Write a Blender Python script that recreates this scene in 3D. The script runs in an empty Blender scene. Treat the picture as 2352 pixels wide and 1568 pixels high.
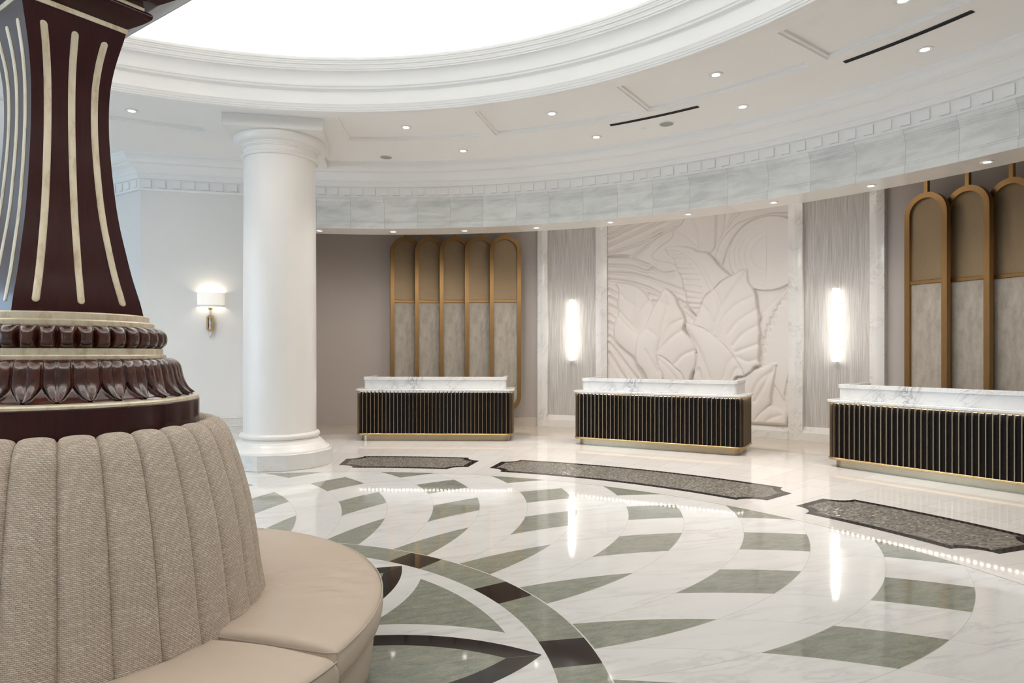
import bpy, math, random
import numpy as np
from math import sin, cos, pi, radians as R, degrees, hypot, atan2, sqrt
from mathutils import Vector

S = bpy.context.scene
COL = S.collection
random.seed(4)

# ---------------------------------------------------------------- camera
# world: origin on the floor at the centre of the rotunda
cam_d = bpy.data.cameras.new('camera')
cam_d.sensor_width = 36.0
cam_d.lens = 1508.54 / 2352 * 36.0
cam_d.shift_y = 26.3 / 2352
cam_d.clip_start = 0.05
cam = bpy.data.objects.new('camera', cam_d)
COL.objects.link(cam)
cam.location = (1.9614, -2.83185, 1.5)
cam.rotation_euler = (R(90), 0, 0)
S.camera = cam

# ---------------------------------------------------------------- world, exposure
W = bpy.data.worlds.new('sky')
S.world = W
W.use_nodes = True
W.node_tree.nodes['Background'].inputs[0].default_value = (0.55, 0.72, 1.0, 1)
W.node_tree.nodes['Background'].inputs[1].default_value = 0.6
S.view_settings.view_transform = 'Standard'
S.view_settings.look = 'None'
S.view_settings.gamma = 1.0
S.view_settings.use_curve_mapping = False
S.view_settings.exposure = 0.13
S.cycles.use_denoising = True
S.cycles.max_bounces = 8
S.cycles.diffuse_bounces = 5
S.cycles.glossy_bounces = 4
S.cycles.sample_clamp_indirect = 6.0
S.cycles.caustics_reflective = False
S.cycles.caustics_refractive = False

def light(name, kind, loc, energy, color=(1, 1, 1), rot=(0, 0, 0), **kw):
    d = bpy.data.lights.new(name, kind)
    d.energy = energy
    d.color = color
    for k, v in kw.items():
        setattr(d, k, v)
    o = bpy.data.objects.new(name, d)
    COL.objects.link(o)
    o.location = loc
    o.rotation_euler = rot
    return o

COVE_STRENGTH = 31.0
DAY_ENERGY = (60.0, 140.0, 115.0, 45.0)
SOFFIT_W = 78.0
COFFER_W = 135.0
ADDED_WASH_W = 4.5
DAY = (0.56, 0.78, 1.0)
WARM = (1.0, 0.925, 0.845)
NEUTRAL = (1.0, 0.955, 0.905)
# daylight coming in through the four entrance windows behind and left of the camera
WIN_AZ = (158, 178, 198, 232)
for a, e in zip(WIN_AZ, DAY_ENERGY):
    light('daylight', 'AREA', (11.0 * cos(R(a)), 11.0 * sin(R(a)), 2.0), e, DAY,
          (R(90), 0, R(a + 90)), shape='RECTANGLE', size=2.9, size_y=3.6)

# ---------------------------------------------------------------- node helpers
class X:
    """a value socket that can be used in arithmetic"""
    nt = None
    def __init__(s, k): s.k = k
    def _m(s, op, o=None, rev=False):
        n = X.nt.nodes.new('ShaderNodeMath'); n.operation = op
        a, b = (o, s) if rev else (s, o)
        for i, v in enumerate((a, b)):
            if v is None: continue
            if isinstance(v, X): X.nt.links.new(v.k, n.inputs[i])
            else: n.inputs[i].default_value = v
        return X(n.outputs[0])
    def __add__(s, o): return s._m('ADD', o)
    __radd__ = __add__
    def __sub__(s, o): return s._m('SUBTRACT', o)
    def __rsub__(s, o): return s._m('SUBTRACT', o, True)
    def __mul__(s, o): return s._m('MULTIPLY', o)
    __rmul__ = __mul__
    def __truediv__(s, o): return s._m('DIVIDE', o)
    def __rtruediv__(s, o): return s._m('DIVIDE', o, True)
    def __gt__(s, o): return s._m('GREATER_THAN', o)
    def __lt__(s, o): return s._m('LESS_THAN', o)
    def floor(s): return s._m('FLOOR')
    def fract(s): return s._m('FRACT')
    def abs(s): return s._m('ABSOLUTE')
    def sqrt(s): return s._m('SQRT')
    def mod(s, o): return s._m('FLOORED_MODULO', o)
    def acos(s): return s._m('ARCCOSINE')
    def sin(s): return s._m('SINE')
    def cos(s): return s._m('COSINE')
    def min(s, o): return s._m('MINIMUM', o)
    def max(s, o): return s._m('MAXIMUM', o)
    def atan2(s, o): return s._m('ARCTAN2', o)

def _in(n, i, v):
    if isinstance(v, X): X.nt.links.new(v.k, n.inputs[i])
    elif isinstance(v, (tuple, list)) and len(v) == 3 and n.inputs[i].type == 'RGBA': n.inputs[i].default_value = (*v, 1)
    else: n.inputs[i].default_value = v

def mix(f, a, b):
    n = X.nt.nodes.new('ShaderNodeMix'); n.data_type = 'RGBA'
    _in(n, 0, f); _in(n, 6, a); _in(n, 7, b)
    return X(n.outputs[2])

def coords(kind='Object'):
    n = X.nt.nodes.new('ShaderNodeTexCoord')
    return X(n.outputs[kind])

def xyz(v):
    n = X.nt.nodes.new('ShaderNodeSeparateXYZ'); _in(n, 0, v)
    return X(n.outputs[0]), X(n.outputs[1]), X(n.outputs[2])

def vec(x=0., y=0., z=0.):
    n = X.nt.nodes.new('ShaderNodeCombineXYZ')
    for i, v in enumerate((x, y, z)): _in(n, i, v)
    return X(n.outputs[0])

def noise(v, scale=5., detail=3., rough=.5, dist=0.):
    n = X.nt.nodes.new('ShaderNodeTexNoise'); _in(n, 0, v)
    n.inputs['Scale'].default_value = scale; n.inputs['Detail'].default_value = detail
    n.inputs['Roughness'].default_value = rough; n.inputs['Distortion'].default_value = dist
    return X(n.outputs[0])

def white(v, color=False):
    n = X.nt.nodes.new('ShaderNodeTexWhiteNoise'); n.noise_dimensions = '3D'; _in(n, 0, v)
    return X(n.outputs[1 if color else 0])

def ramp(f, *stops):
    n = X.nt.nodes.new('ShaderNodeValToRGB'); _in(n, 0, f)
    cr = n.color_ramp
    while len(cr.elements) < len(stops): cr.elements.new(.5)
    for e, (p, c) in zip(cr.elements, stops):
        e.position = p; e.color = (*c, 1) if len(c) == 3 else c
    return X(n.outputs[0])

def bump(h, strength=.3, dist=.01):
    n = X.nt.nodes.new('ShaderNodeBump'); _in(n, 'Height', h)
    n.inputs['Strength'].default_value = strength; n.inputs['Distance'].default_value = dist
    return X(n.outputs[0])

MATS = {}
def material(name, col=(.8, .8, .8), rough=.5, metal=0., coat=0., build=None, emit=None, spec=.5):
    m = bpy.data.materials.new(name); m.use_nodes = True
    X.nt = m.node_tree
    p = m.node_tree.nodes['Principled BSDF']
    p.inputs['Base Color'].default_value = (*col, 1)
    p.inputs['Roughness'].default_value = rough
    p.inputs['Metallic'].default_value = metal
    p.inputs['Coat Weight'].default_value = coat
    p.inputs['Coat Roughness'].default_value = .05
    p.inputs['Specular IOR Level'].default_value = spec
    if emit:
        p.inputs['Emission Color'].default_value = (*emit[0], 1)
        p.inputs['Emission Strength'].default_value = emit[1]
    if build:
        for k, v in build().items():
            _in(p, k, v)
    MATS[name] = m
    return m

# ---------------------------------------------------------------- plain materials
def soft(c, amt=.04, sc=6.):
    def b():
        n = noise(coords(), sc, 2)
        return {'Base Color': mix(n, tuple(x * (1 - amt) for x in c), tuple(min(1, x * (1 + amt)) for x in c))}
    return b
material('ceiling_paint', rough=.75, build=soft((.885, .868, .843), .012, 1.5))
material('dome_paint', rough=.9, build=soft((.86, .855, .84), .01, 1.))
material('column_paint', rough=.28, build=soft((.835, .80, .76), .01, 2.))
material('wall_paint', rough=.7, build=soft((.80, .78, .75), .015, 2.))
material('taupe_paint', rough=.6, build=soft((.475, .425, .39), .03, 1.2))
material('plaster_relief', rough=.62, build=soft((.76, .715, .68), .02, 3.))
material('lens_glow', emit=((1, .95, .88), 12.0))
material('cove_glow', emit=((1, .965, .915), COVE_STRENGTH))
material('tube_glow', emit=((1, .955, .89), 4.6))
material('led_glow', emit=((1, .95, .90), 14.0))
material('shade_linen', (.9, .86, .8), .8, emit=((1, .94, .86), .30))
material('speaker_mesh', (.36, .36, .33), .7)
material('vent_black', (.012, .011, .011), .5)
material('white_trim', (.82, .81, .79), .4)
material('dark_panel', rough=.5, build=soft((.010, .0078, .0070), .2, 3.), spec=.10)
material('fin_bronze', (.25, .185, .12), .40, .85)
material('plastic_white', (.8, .8, .8), .4)
material('clear_cap', (.8, .76, .7), .15)

def wood():
    x, y, z = xyz(coords())
    n = noise(vec(x * 26, y * 26, z * .7), 3.0, 3, .5)
    return {'Base Color': ramp(n, (.3, (.026, .0056, .0052)), (.7, (.033, .0072, .0062)))}
material('lacquer_wood', rough=.2, coat=.12, build=wood, spec=.28)
def carved():
    n = noise(coords(), 14, 3)
    return {'Base Color': ramp(n, (.3, (.030, .0078, .005)), (.75, (.075, .0195, .010)))}
material('carved_wood', rough=.15, coat=.6, build=carved)
def leafgold():
    x, y, z = xyz(coords())
    n = noise(vec(x * 9, y * 9, z * 3.5), 3.0, 4, .65)
    return {'Base Color': ramp(n, (.28, (.52, .42, .27)), (.5, (.74, .645, .48)), (.75, (.80, .73, .59))), 'Roughness': n * .3 + .2}
material('champagne_gilt', metal=.35, build=leafgold)
def bronze():
    x, y, z = xyz(coords())
    n = noise(vec(x * 30, y * 30, z * 1.2), 4.0, 3)
    return {'Base Color': mix(n, (.235, .135, .052), (.33, .20, .085)), 'Roughness': n * .12 + .3}
material('brushed_bronze', metal=.9, build=bronze)
material('gold_trim', (.50, .335, .155), .34, .95)
def kick():
    x, y, z = xyz(coords())
    n = noise(vec(x * 2, y * 2, z * 60), 5., 3)
    return {'Base Color': mix(n, (.38, .305, .20), (.44, .36, .25)), 'Roughness': n * .15 + .22}
material('kick_bronze', metal=.85, build=kick)
def meshp():
    x, y, z = xyz(coords())
    d = .011
    row = (z / d).floor()
    u = (x / d + row.mod(2.) * .5).fract() - .5
    v = (z / d).fract() - .5
    h = (u * u + v * v).sqrt()
    hole = h < .36
    return {'Base Color': mix(hole, (.36, .255, .14), (.06, .045, .03)), 'Metallic': (1. - hole) * .7, 'Normal': bump(h, .5, .003)}
material('bronze_mesh', rough=.38, build=meshp)
def suede():
    x, y, z = xyz(coords())
    n = noise(vec(x * 3., y * 3., z * 1.2), 3.2, 5, .62)
    n2 = noise(coords(), 60., 3)
    return {'Base Color': ramp(n + n2 * .16, (.32, (.27, .235, .19)), (.62, (.385, .345, .29)), (.85, (.47, .43, .37))), 'Normal': bump(n2, .15, .004)}
material('panel_suede', rough=.6, build=suede)
def stripes():
    x, y, z = xyz(coords())
    a = y.atan2(x) * 11.
    w = noise(vec(a * 1.2, z * .35, 0.), 2.0, 1)
    n = noise(vec(a * 24 + w * 2.5, z * .62, 0.), 2.2, 5, .62, .1)
    n2 = noise(vec(a * 80 + w * 6., z * 1.5, 3.), 1.6, 3, .6)
    k = n * .62 + n2 * .38
    return {'Base Color': ramp(k, (.33, (.36, .34, .32)), (.47, (.50, .48, .455)), (.58, (.60, .58, .555)), (.68, (.76, .74, .71))), 'Normal': bump(k, .4, .015)}
material('ribbed_stone', rough=.5, build=stripes)

def marble_fn(basec, veinc, sc=1.0, ang=35., amount=.5, warm=None):
    def b():
        x, y, z = xyz(coords())
        ca, sa = cos(R(ang)), sin(R(ang))
        h = x + y * .6
        p = h * ca + z * sa; q = z * ca - h * sa
        w = noise(coords(), 1.6 * sc, 3)
        v = noise(vec(p * .55 + w * .35, q * 2.4 + w * .9, y * .4), 2.1 * sc, 6, .62, .4)
        line = (v - .5).abs() * 2.
        f = ramp(line, (.0, (1, 1, 1)), (.055, (.25, .25, .25)), (.16, (0, 0, 0)))
        g = noise(vec(p * .5, q * 1.4, y), 1.3 * sc, 3)
        c = mix(g, tuple(k * .95 for k in basec), tuple(min(1, k * 1.04) for k in basec))
        gate = ramp(noise(coords(), .9 * sc, 2), (.42, (0, 0, 0)), (.62, (1, 1, 1)))
        return {'Base Color': mix(f * gate * amount, c, veinc)}
    return b
material('desk_marble', rough=.12, build=marble_fn((.68, .68, .675), (.24, .24, .25), 2.2, 40, .9))
material('frame_marble', rough=.2, build=marble_fn((.79, .77, .745), (.50, .485, .47), 2.6, 50, .7))
material('base_marble', rough=.2, build=marble_fn((.74, .725, .695), (.52, .485, .43), 2.2, 4, .9))
material('floor_base_beige', (.6, .54, .46), .3)

def beam_marble(center):
    def b():
        x, y, z = xyz(coords())
        a = y.atan2(x) * (180 / pi)
        k = (a / 3.95).floor()
        rnd = white(vec(k, 3., 7.))
        rnd2 = white(vec(k, 9., 1.))
        s = a * .137
        n = noise(vec(s * 1.2 + rnd * 40., z * 3.2 + s * rnd2 * .8, 0.), 1.7, 5, .6, .4)
        n2 = noise(vec(s * .8 + rnd * 20., z * 7., 1.), 2.4, 4, .6)
        c = mix(rnd, (.62, .63, .61), (.75, .75, .725))
        c = mix(ramp(n, (.42, (0, 0, 0)), (.66, (.5, .5, .5))), c, (.44, .46, .455))
        c = mix(ramp(n2, (.52, (0, 0, 0)), (.7, (.5, .5, .5))), c, (.78, .78, .765))
        joint = ((a / 3.95).fract() < .008)
        return {'Base Color': mix(joint, c, (.42, .42, .40))}
    return b
material('beam_marble', rough=.24, build=beam_marble(0))
def soffit_marble():
    x, y, z = xyz(coords())
    a = y.atan2(x) * (180 / pi)
    k = (a / 3.95).floor()
    rnd = white(vec(k, 3., 2.))
    n = noise(vec(a * .4 + rnd * 30., (x * x + y * y).sqrt() * 2., 0.), 2., 4)
    return {'Base Color': mix(n * .5 + rnd * .5, (.66, .62, .57), (.80, .775, .74))}
material('soffit_marble', rough=.13, build=soffit_marble)

def leather():
    n = noise(coords(), 210., 2)
    m = noise(coords(), 5., 3)
    return {'Base Color': mix(m, (.53, .43, .34), (.595, .49, .395)), 'Normal': bump(n, .08, .002)}
material('beige_leather', rough=.46, build=leather)
material('seam_thread', (.50, .44, .37), .6)
def weave():
    u, v, _ = xyz(coords('UV'))
    s = .0062
    w = noise(vec(u * 40., v * 40., 0.), 1.5, 2) * .0022
    row = ((v + w) / s).floor()
    rr = white(vec(row, 0., 4.))
    kx = ((u) / (s * 2.6) + row.mod(3.) * .37 + rr * .12)
    col = kx.floor()
    fx = (kx.fract() - .5).abs() * 2.; fy = (((v + w) / s).fract() - .5).abs() * 2.
    up = (row + col).mod(2.)
    vert = (((u / (s * .9)).fract() - .5).abs() * 2.)
    h = (1. - fy * fy) * (1. - fx * fx * fx * fx) + .0
    hv = (1. - vert * vert) * .75
    h2 = h.max(hv * (fx > .72))
    rnd = white(vec(row, col, 1.))
    big = noise(vec(u * 3., v * 14., 0.), 2., 3)
    c = mix(h2, (.235, .18, .138), (.72, .615, .51))
    c = mix((rnd > .72) * h2 * .55, c, (.82, .76, .68))
    c = mix(ramp(big, (.4, (0, 0, 0)), (.65, (.35, .35, .35))), c, (.48, .39, .315))
    return {'Base Color': c, 'Normal': bump(h2, .55, .003)}
material('woven_fabric', rough=.85, build=weave, spec=.2)

# ---------------------------------------------------------------- the floor
R0, R1, R2 = 2.177, 2.428, 5.459
def floor_fn():
    x, y, z = xyz(coords())
    r = (x * x + y * y).sqrt()
    phi = y.atan2(x) * (180 / pi)
    # --- scale pattern: two mirrored families of arcs
    d, rho = 3.78, 3.2237
    psi = ((r * r + (d * d - rho * rho)) / (r * (2 * d))).min(1.).max(-1.).acos() * (180 / pi)
    A = (84.61 - (phi + psi)) / 7.5
    B = (14.07 - (phi - psi)) / 7.5
    ka, kb = A.floor(), B.floor()
    green_cell = (ka.mod(2.) > .5) * (kb.mod(2.) > .5)
    ga = ((A.fract() - .5).abs() > (.5 - .0045 * (4. / r)))
    gb = ((B.fract() - .5).abs() > (.5 - .0035 * (4. / r)))
    cid = vec(ka, kb, 1.)
    # --- stones
    rnd = white(cid)
    wx, wy = x * .94 + y * .34, y * .94 - x * .34
    n = noise(vec(wx * .55 + rnd * 13., wy * 2.6 + rnd * 7., 0.), 1.7, 5, .6, .5)
    vl = ramp((n - .5).abs() * 2., (.0, (1, 1, 1)), (.07, (.25, .25, .25)), (.2, (0, 0, 0)))
    g2 = noise(vec(wx * .5 + rnd * 5., wy * 1.2, 2.), 1.5, 3)
    whitec = mix(g2, (.735, .72, .695), (.80, .79, .77))
    whitec = mix(vl * ramp(g2, (.40, (.12, .12, .12)), (.66, (.7, .7, .7))), whitec, (.54, .53, .515))
    rust = ramp(noise(vec(x * .8, y * 1.6, 5.), 1.3, 5, .65), (.68, (0, 0, 0)), (.78, (.45, .45, .45)))
    whitec = mix(rust * vl, whitec, (.62, .45, .31))
    gn = noise(vec(wx * 2. + rnd * 9., wy * 6., 1.), 3., 6, .7, .6)
    speck = ramp(noise(vec(x, y, 0.), 75., 2), (.64, (0, 0, 0)), (.70, (1, 1, 1)))
    greenc = ramp(gn, (.32, (.195, .205, .165)), (.5, (.262, .270, .222)), (.7, (.330, .328, .272)))
    greenc = mix(speck * .45, greenc, (.50, .49, .42))
    crk = ramp((noise(vec(wx * 1.6 + rnd * 9., wy * 5., 4.), 3.5, 5, .65, 1.2) - .5).abs() * 2., (.0, (1, 1, 1)), (.05, (0, 0, 0)))
    greenc = mix(crk * .4, greenc, (.105, .118, .095))
    blackc = (.026, .021, .021)
    grout = (.50, .45, .40)
    # annulus
    c_ann = mix(green_cell, whitec, greenc)
    c_ann = mix(ga.max(gb) * .65, c_ann, grout)
    # ring of green with black blocks
    t = (phi - 11.65 + 11.25).mod(22.5) - 11.25
    blk = ((t * (pi / 180)) * r).abs() < .147
    c_ring = mix(blk, greenc, blackc)
    # eight leaf star
    th = (phi - 11.65 + 22.5).mod(45.) - 22.5
    sx = r * (th * (pi / 180)).cos(); sy = (r * (th * (pi / 180)).sin()).abs()
    ds = ((sx - 1.2122) * (sx - 1.2122) + (sy + .902) * (sy + .902)).sqrt() - 1.304
    c_star = mix(ds < -.125, blackc, greenc)
    c_star = mix(ds > 0., c_star, whitec)
    c_star = mix((ds > .137) * (r < 2.045), c_star, greenc)
    edge = (sy < .0018) * (ds < 0.) * (ds > -.125)
    c_star = mix(edge * .5, c_star, (.2, .18, .17))
    # outer tiles
    row = ((r - 7.0) / .475).floor()
    inner = r < 7.0
    naz = 2.8125
    ph2 = phi + inner * 1.4
    kt = (ph2 / naz).floor()
    rt = white(vec(kt, row.max(-1.), 5.))
    jn = ((ph2 / naz).fract() * naz * (pi / 180) * r) < .006
    jr = (((r - 7.0) / .475).fract() < .010) * (r > 6.98)
    jl = ((r - 7.0).abs() < .005).max((r - 5.55).abs() < .003)
    tn = noise(vec(x * 1.5 + rt * 20., y * 3., 0.), 2., 4, .6)
    tile = mix(rt * .6 + tn * .4, (.655, .62, .585), (.755, .73, .70))
    beige = mix(noise(vec(x * 2., y * 2., 3.), 2., 4), (.56, .49, .405), (.66, .60, .51))
    tile = mix(r > 9.35, tile, beige)
    tile = mix(jn.max(jr).max(jl) * .5, tile, (.40, .355, .31))
    c = mix(r < R2, tile, c_ann)
    c = mix(((r - R2).abs() < .005), c, (.30, .27, .24))
    c = mix(r < (R1 - .003), c, c_ring)
    c = mix((r - (R1)).abs() < .004, c, (.72, .70, .66))
    c = mix(r < R0, c, c_star)
    rg = noise(coords(), 2.2, 3)
    return {'Base Color': c, 'Roughness': rg * .04 + .030}
material('inlaid_marble_floor', build=floor_fn, spec=.62)

def mosaic_fn():
    x, y, z = xyz(coords())
    r = (x * x + y * y).sqrt(); a = y.atan2(x) * 6.22
    s = .0215
    w = noise(vec(x, y, 0.), 9., 2) * .3
    u2, v2 = a / s + w, r / (s * 1.6) + w
    cell = vec(u2.floor(), v2.floor(), 0.)
    rn = white(cell); rc = white(vec(u2.floor(), v2.floor(), 8.), True)
    gx = (u2.fract() - .5).abs() > .34; gy = (v2.fract() - .5).abs() > .43
    c = ramp(rn, (.0, (.21, .19, .155)), (.5, (.31, .285, .24)), (.85, (.41, .38, .325)), (1., (.55, .52, .46)))
    gr = gx.max(gy)
    geo = X.nt.nodes.new('ShaderNodeNewGeometry')
    va = X.nt.nodes.new('ShaderNodeVectorMath'); va.operation = 'SUBTRACT'; X.nt.links.new(rc.k, va.inputs[0]); va.inputs[1].default_value = (.5, .5, .5)
    vs = X.nt.nodes.new('ShaderNodeVectorMath'); vs.operation = 'SCALE'; X.nt.links.new(va.outputs[0], vs.inputs[0]); vs.inputs[3].default_value = .16
    vb = X.nt.nodes.new('ShaderNodeVectorMath'); vb.operation = 'ADD'; X.nt.links.new(vs.outputs[0], vb.inputs[0]); X.nt.links.new(geo.outputs['Normal'], vb.inputs[1])
    vn = X.nt.nodes.new('ShaderNodeVectorMath'); vn.operation = 'NORMALIZE'; X.nt.links.new(vb.outputs[0], vn.inputs[0])
    return {'Base Color': mix(gr, c, (.045, .038, .032)), 'Metallic': (1. - gr) * .25, 'Normal': X(vn.outputs[0]), 'Roughness': gr * .4 + .16}
material('glass_mosaic', build=mosaic_fn)
material('black_granite', (.022, .018, .017), .12)

# ---------------------------------------------------------------- mesh helpers
class MB:
    """collects vertices and faces of ONE mesh"""
    def __init__(s): s.v = []; s.f = []; s.mi = []; s.uv = None
    def add(s, vs, fs, mi=0):
        b = len(s.v); s.v += [tuple(map(float, p)) for p in vs]
        s.f += [tuple(i + b for i in f) for f in fs]; s.mi += [mi] * len(fs)
        return s
    def box(s, x0, x1, y0, y1, z0, z1, bev=0.0):
        if bev <= 0:
            v = [(x, y, z) for z in (z0, z1) for y in (y0, y1) for x in (x0, x1)]
            return s.add(v, [(0, 2, 3, 1), (4, 5, 7, 6), (0, 1, 5, 4), (2, 6, 7, 3), (0, 4, 6, 2), (1, 3, 7, 5)])
        path = [(x0, y0), (x1, y0), (x1, y1), (x0, y1)]
        return s.slab(path, z0, z1, bev)
    def slab(s, path, z0, z1, bev=0.0):
        """closed outline extruded upwards, with bevelled rims"""
        n = len(path)
        def off(d):
            out = []
            for i in range(n):
                a, b, c = (np.array(path[(i + k) % n], float) for k in (-1, 0, 1))
                e1 = b - a; e2 = c - b; e1 /= np.linalg.norm(e1) + 1e-12; e2 /= np.linalg.norm(e2) + 1e-12
                n1 = np.array((-e1[1], e1[0])); n2 = np.array((-e2[1], e2[0])); m = n1 + n2
                m /= max(.3, (m @ n1)); out.append(tuple(b + m * d))
            return out
        rings = [(path, z0), (path, z1)] if bev <= 0 else [(off(bev), z0), (path, z0 + bev), (path, z1 - bev), (off(bev), z1)]
        b = len(s.v)
        for p, z in rings: s.v += [(float(q[0]), float(q[1]), float(z)) for q in p]
        for k in range(len(rings) - 1):
            for i in range(n):
                j = (i + 1) % n
                s.f.append((b + k * n + i, b + k * n + j, b + (k + 1) * n + j, b + (k + 1) * n + i)); s.mi.append(0)
        s.f.append(tuple(b + i for i in reversed(range(n)))); s.mi.append(0)
        k = len(rings) - 1
        s.f.append(tuple(b + k * n + i for i in range(n))); s.mi.append(0)
        return s
    def lathe(s, prof, n=64, a0=0., a1=360., c=(0, 0), fn=None, closed_prof=False, caps=False):
        full = abs(a1 - a0) >= 359.99
        m = n if full else n + 1
        b = len(s.v); k = len(prof)
        for i in range(m):
            a = R(a0 + (a1 - a0) * i / n)
            for j, (r, z) in enumerate(prof):
                if fn: r, z = fn(r, z, a)
                s.v.append((c[0] + r * cos(a), c[1] + r * sin(a), z))
        for i in range(n):
            i2 = (i + 1) % m
            for j in range(k if closed_prof else k - 1):
                j2 = (j + 1) % k
                s.f.append((b + i * k + j, b + i2 * k + j, b + i2 * k + j2, b + i * k + j2)); s.mi.append(0)
        if caps and not full:
            s.f.append(tuple(b + j for j in range(k))); s.f.append(tuple(b + (m - 1) * k + j for j in reversed(range(k)))); s.mi += [0, 0]
        return s
    def sweep(s, path, prof, closed=False):
        """profile of (offset to the LEFT of travel, z) carried along a plan path with mitres"""
        P = [np.array(p, float) for p in path]; n = len(P); b = len(s.v); k = len(prof)
        for i in range(n):
            prv = P[i - 1] if (i or closed) else None
            nxt = P[(i + 1) % n] if (i < n - 1 or closed) else None
            ns = []
            for a, c in ((prv, P[i]), (P[i], nxt)):
                if a is None or c is None: continue
                e = c - a; e /= np.linalg.norm(e); ns.append(np.array((-e[1], e[0])))
            m = sum(ns); m = m / (m @ ns[0])
            for d, z in prof: s.v.append((P[i][0] + m[0] * d, P[i][1] + m[1] * d, z))
        for i in range(n if closed else n - 1):
            i2 = (i + 1) % n
            for j in range(k - 1):
                s.f.append((b + i * k + j, b + i2 * k + j, b + i2 * k + j + 1, b + i * k + j + 1)); s.mi.append(0)
        return s
    def tube(s, pts, r, n=8, closed=False, cap=True):
        P = [Vector(p) for p in pts]; m = len(P); b = len(s.v); up = None
        for i, p in enumerate(P):
            t = (P[(i + 1) % m] if (closed or i < m - 1) else p) - (P[i - 1] if (closed or i) else p); t.normalize()
            if up is None: up = Vector((0, 0, 1)) if abs(t.z) < .9 else Vector((1, 0, 0))
            a = t.cross(up).normalized(); up = a.cross(t).normalized()
            rr = r[i] if isinstance(r, (list, tuple)) else r
            for q in range(n):
                w = 2 * pi * q / n; o = p + (a * cos(w) + up * sin(w)) * rr; s.v.append(tuple(o))
        for i in range(m if closed else m - 1):
            i2 = (i + 1) % m
            for q in range(n):
                s.f.append((b + i * n + q, b + i2 * n + q, b + i2 * n + (q + 1) % n, b + i * n + (q + 1) % n)); s.mi.append(0)
        if cap and not closed:
            s.f.append(tuple(b + q for q in range(n))); s.f.append(tuple(b + (m - 1) * n + q for q in reversed(range(n)))); s.mi += [0, 0]
        return s
    def build(s, name, mats, parent=None, smooth=35, loc=None, rz=0., fix=True):
        me = bpy.data.meshes.new(name)
        me.from_pydata(s.v, [], s.f)
        for m in (mats if isinstance(mats, (list, tuple)) else [mats]): me.materials.append(MATS[m])
        if max(s.mi, default=0): me.polygons.foreach_set('material_index', s.mi)
        me.update()
        if fix:
            import bmesh
            bm = bmesh.new(); bm.from_mesh(me); bmesh.ops.recalc_face_normals(bm, faces=bm.faces); bm.to_mesh(me); bm.free()
        if smooth:
            me.polygons.foreach_set('use_smooth', [True] * len(me.polygons))
            me.set_sharp_from_angle(angle=R(smooth))
        o = bpy.data.objects.new(name, me); COL.objects.link(o)
        if parent: o.parent = parent
        if loc: o.location = loc
        if rz: o.rotation_euler.z = rz
        return o

def tag(o, label, cat, group=None, kind='thing'):
    o['label'] = label; o['category'] = cat; o['kind'] = kind
    if group: o['group'] = group
    return o
def thing(name, label, cat, loc=(0, 0, 0), rz=0., group=None):
    o = bpy.data.objects.new(name, None); COL.objects.link(o)
    o.empty_display_size = .1; o.location = loc; o.rotation_euler.z = rz
    return tag(o, label, cat, group)
def struct(o, label=None):
    o['kind'] = 'structure'
    if label: o['label'] = label
    return o
def copy_tree(o, parent=None):
    c = o.copy(); COL.objects.link(c)
    if parent: c.parent = parent
    for ch in list(o.children): copy_tree(ch, c)
    return c
def pol(r, a, z=None):
    p = (r * cos(R(a)), r * sin(R(a)))
    return p if z is None else (*p, z)
def arc(r, a0, a1, n):
    return [pol(r, a0 + (a1 - a0) * i / n) for i in range(n + 1)]
def rrect(x0, x1, y0, y1, rad, n=6):
    out = []
    for cx, cy, a in ((x1 - rad, y0 + rad, -90), (x1 - rad, y1 - rad, 0), (x0 + rad, y1 - rad, 90), (x0 + rad, y0 + rad, 180)):
        out += [(cx + rad * cos(R(a + 90 * i / n)), cy + rad * sin(R(a + 90 * i / n))) for i in range(n + 1)]
    return out
def curve_pts(p, n=6):
    """Catmull-Rom through 2-D points"""
    P = [np.array(q, float) for q in p]; P = [2 * P[0] - P[1]] + P + [2 * P[-1] - P[-2]]; out = []
    for i in range(1, len(P) - 2):
        for k in range(n):
            t = k / n; a, b, c, d = P[i - 1:i + 3]
            out.append(tuple(.5 * (2 * b + (c - a) * t + (2 * a - 5 * b + 4 * c - d) * t * t + (3 * b - a - 3 * c + d) * t ** 3)))
    return out + [tuple(P[-2])]

ZC = 4.52            # ceiling height
RW = 11.05           # back wall of the reception alcove
RB = 7.87            # face of the marble beam
AZ0, AZ1 = 8.5, 104.7
AXIS = 56.6          # the room is symmetrical about this bearing
def mir(p):
    r, a = hypot(*p), degrees(atan2(p[1], p[0])); return pol(r, 2 * AXIS - a)

# ---------------------------------------------------------------- setting: floor, walls, ceiling
f = MB(); f.add([(-13, -13, 0), (13, -13, 0), (13, 13, 0), (-13, 13, 0)], [(0, 1, 2, 3)])
struct(f.build('floor', 'inlaid_marble_floor', smooth=0), 'polished white marble floor with green and black fan shaped inlay')

# alcove wall (thickness outwards)
struct(MB().lathe([(RW, 0), (RW, 4.6), (RW + .2, 4.6), (RW + .2, 0)], 80, AZ0, AZ1, closed_prof=True, caps=True).build('wall_back', 'taupe_paint'), 'taupe curved wall at the back of the reception alcove')
for nm, a in (('wall_left_return', AZ1), ('wall_right_return', AZ0)):
    p, q = pol(8.0, a), pol(RW, a)
    sgn = 1 if a > 50 else -1
    t = (-sin(R(a)) * .2 * sgn, cos(R(a)) * .2 * sgn)
    o = MB().slab([p, q, (q[0] + t[0], q[1] + t[1]), (p[0] + t[0], p[1] + t[1])], 0, 4.6)
    struct(o.build(nm, 'taupe_paint', smooth=0))
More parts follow.
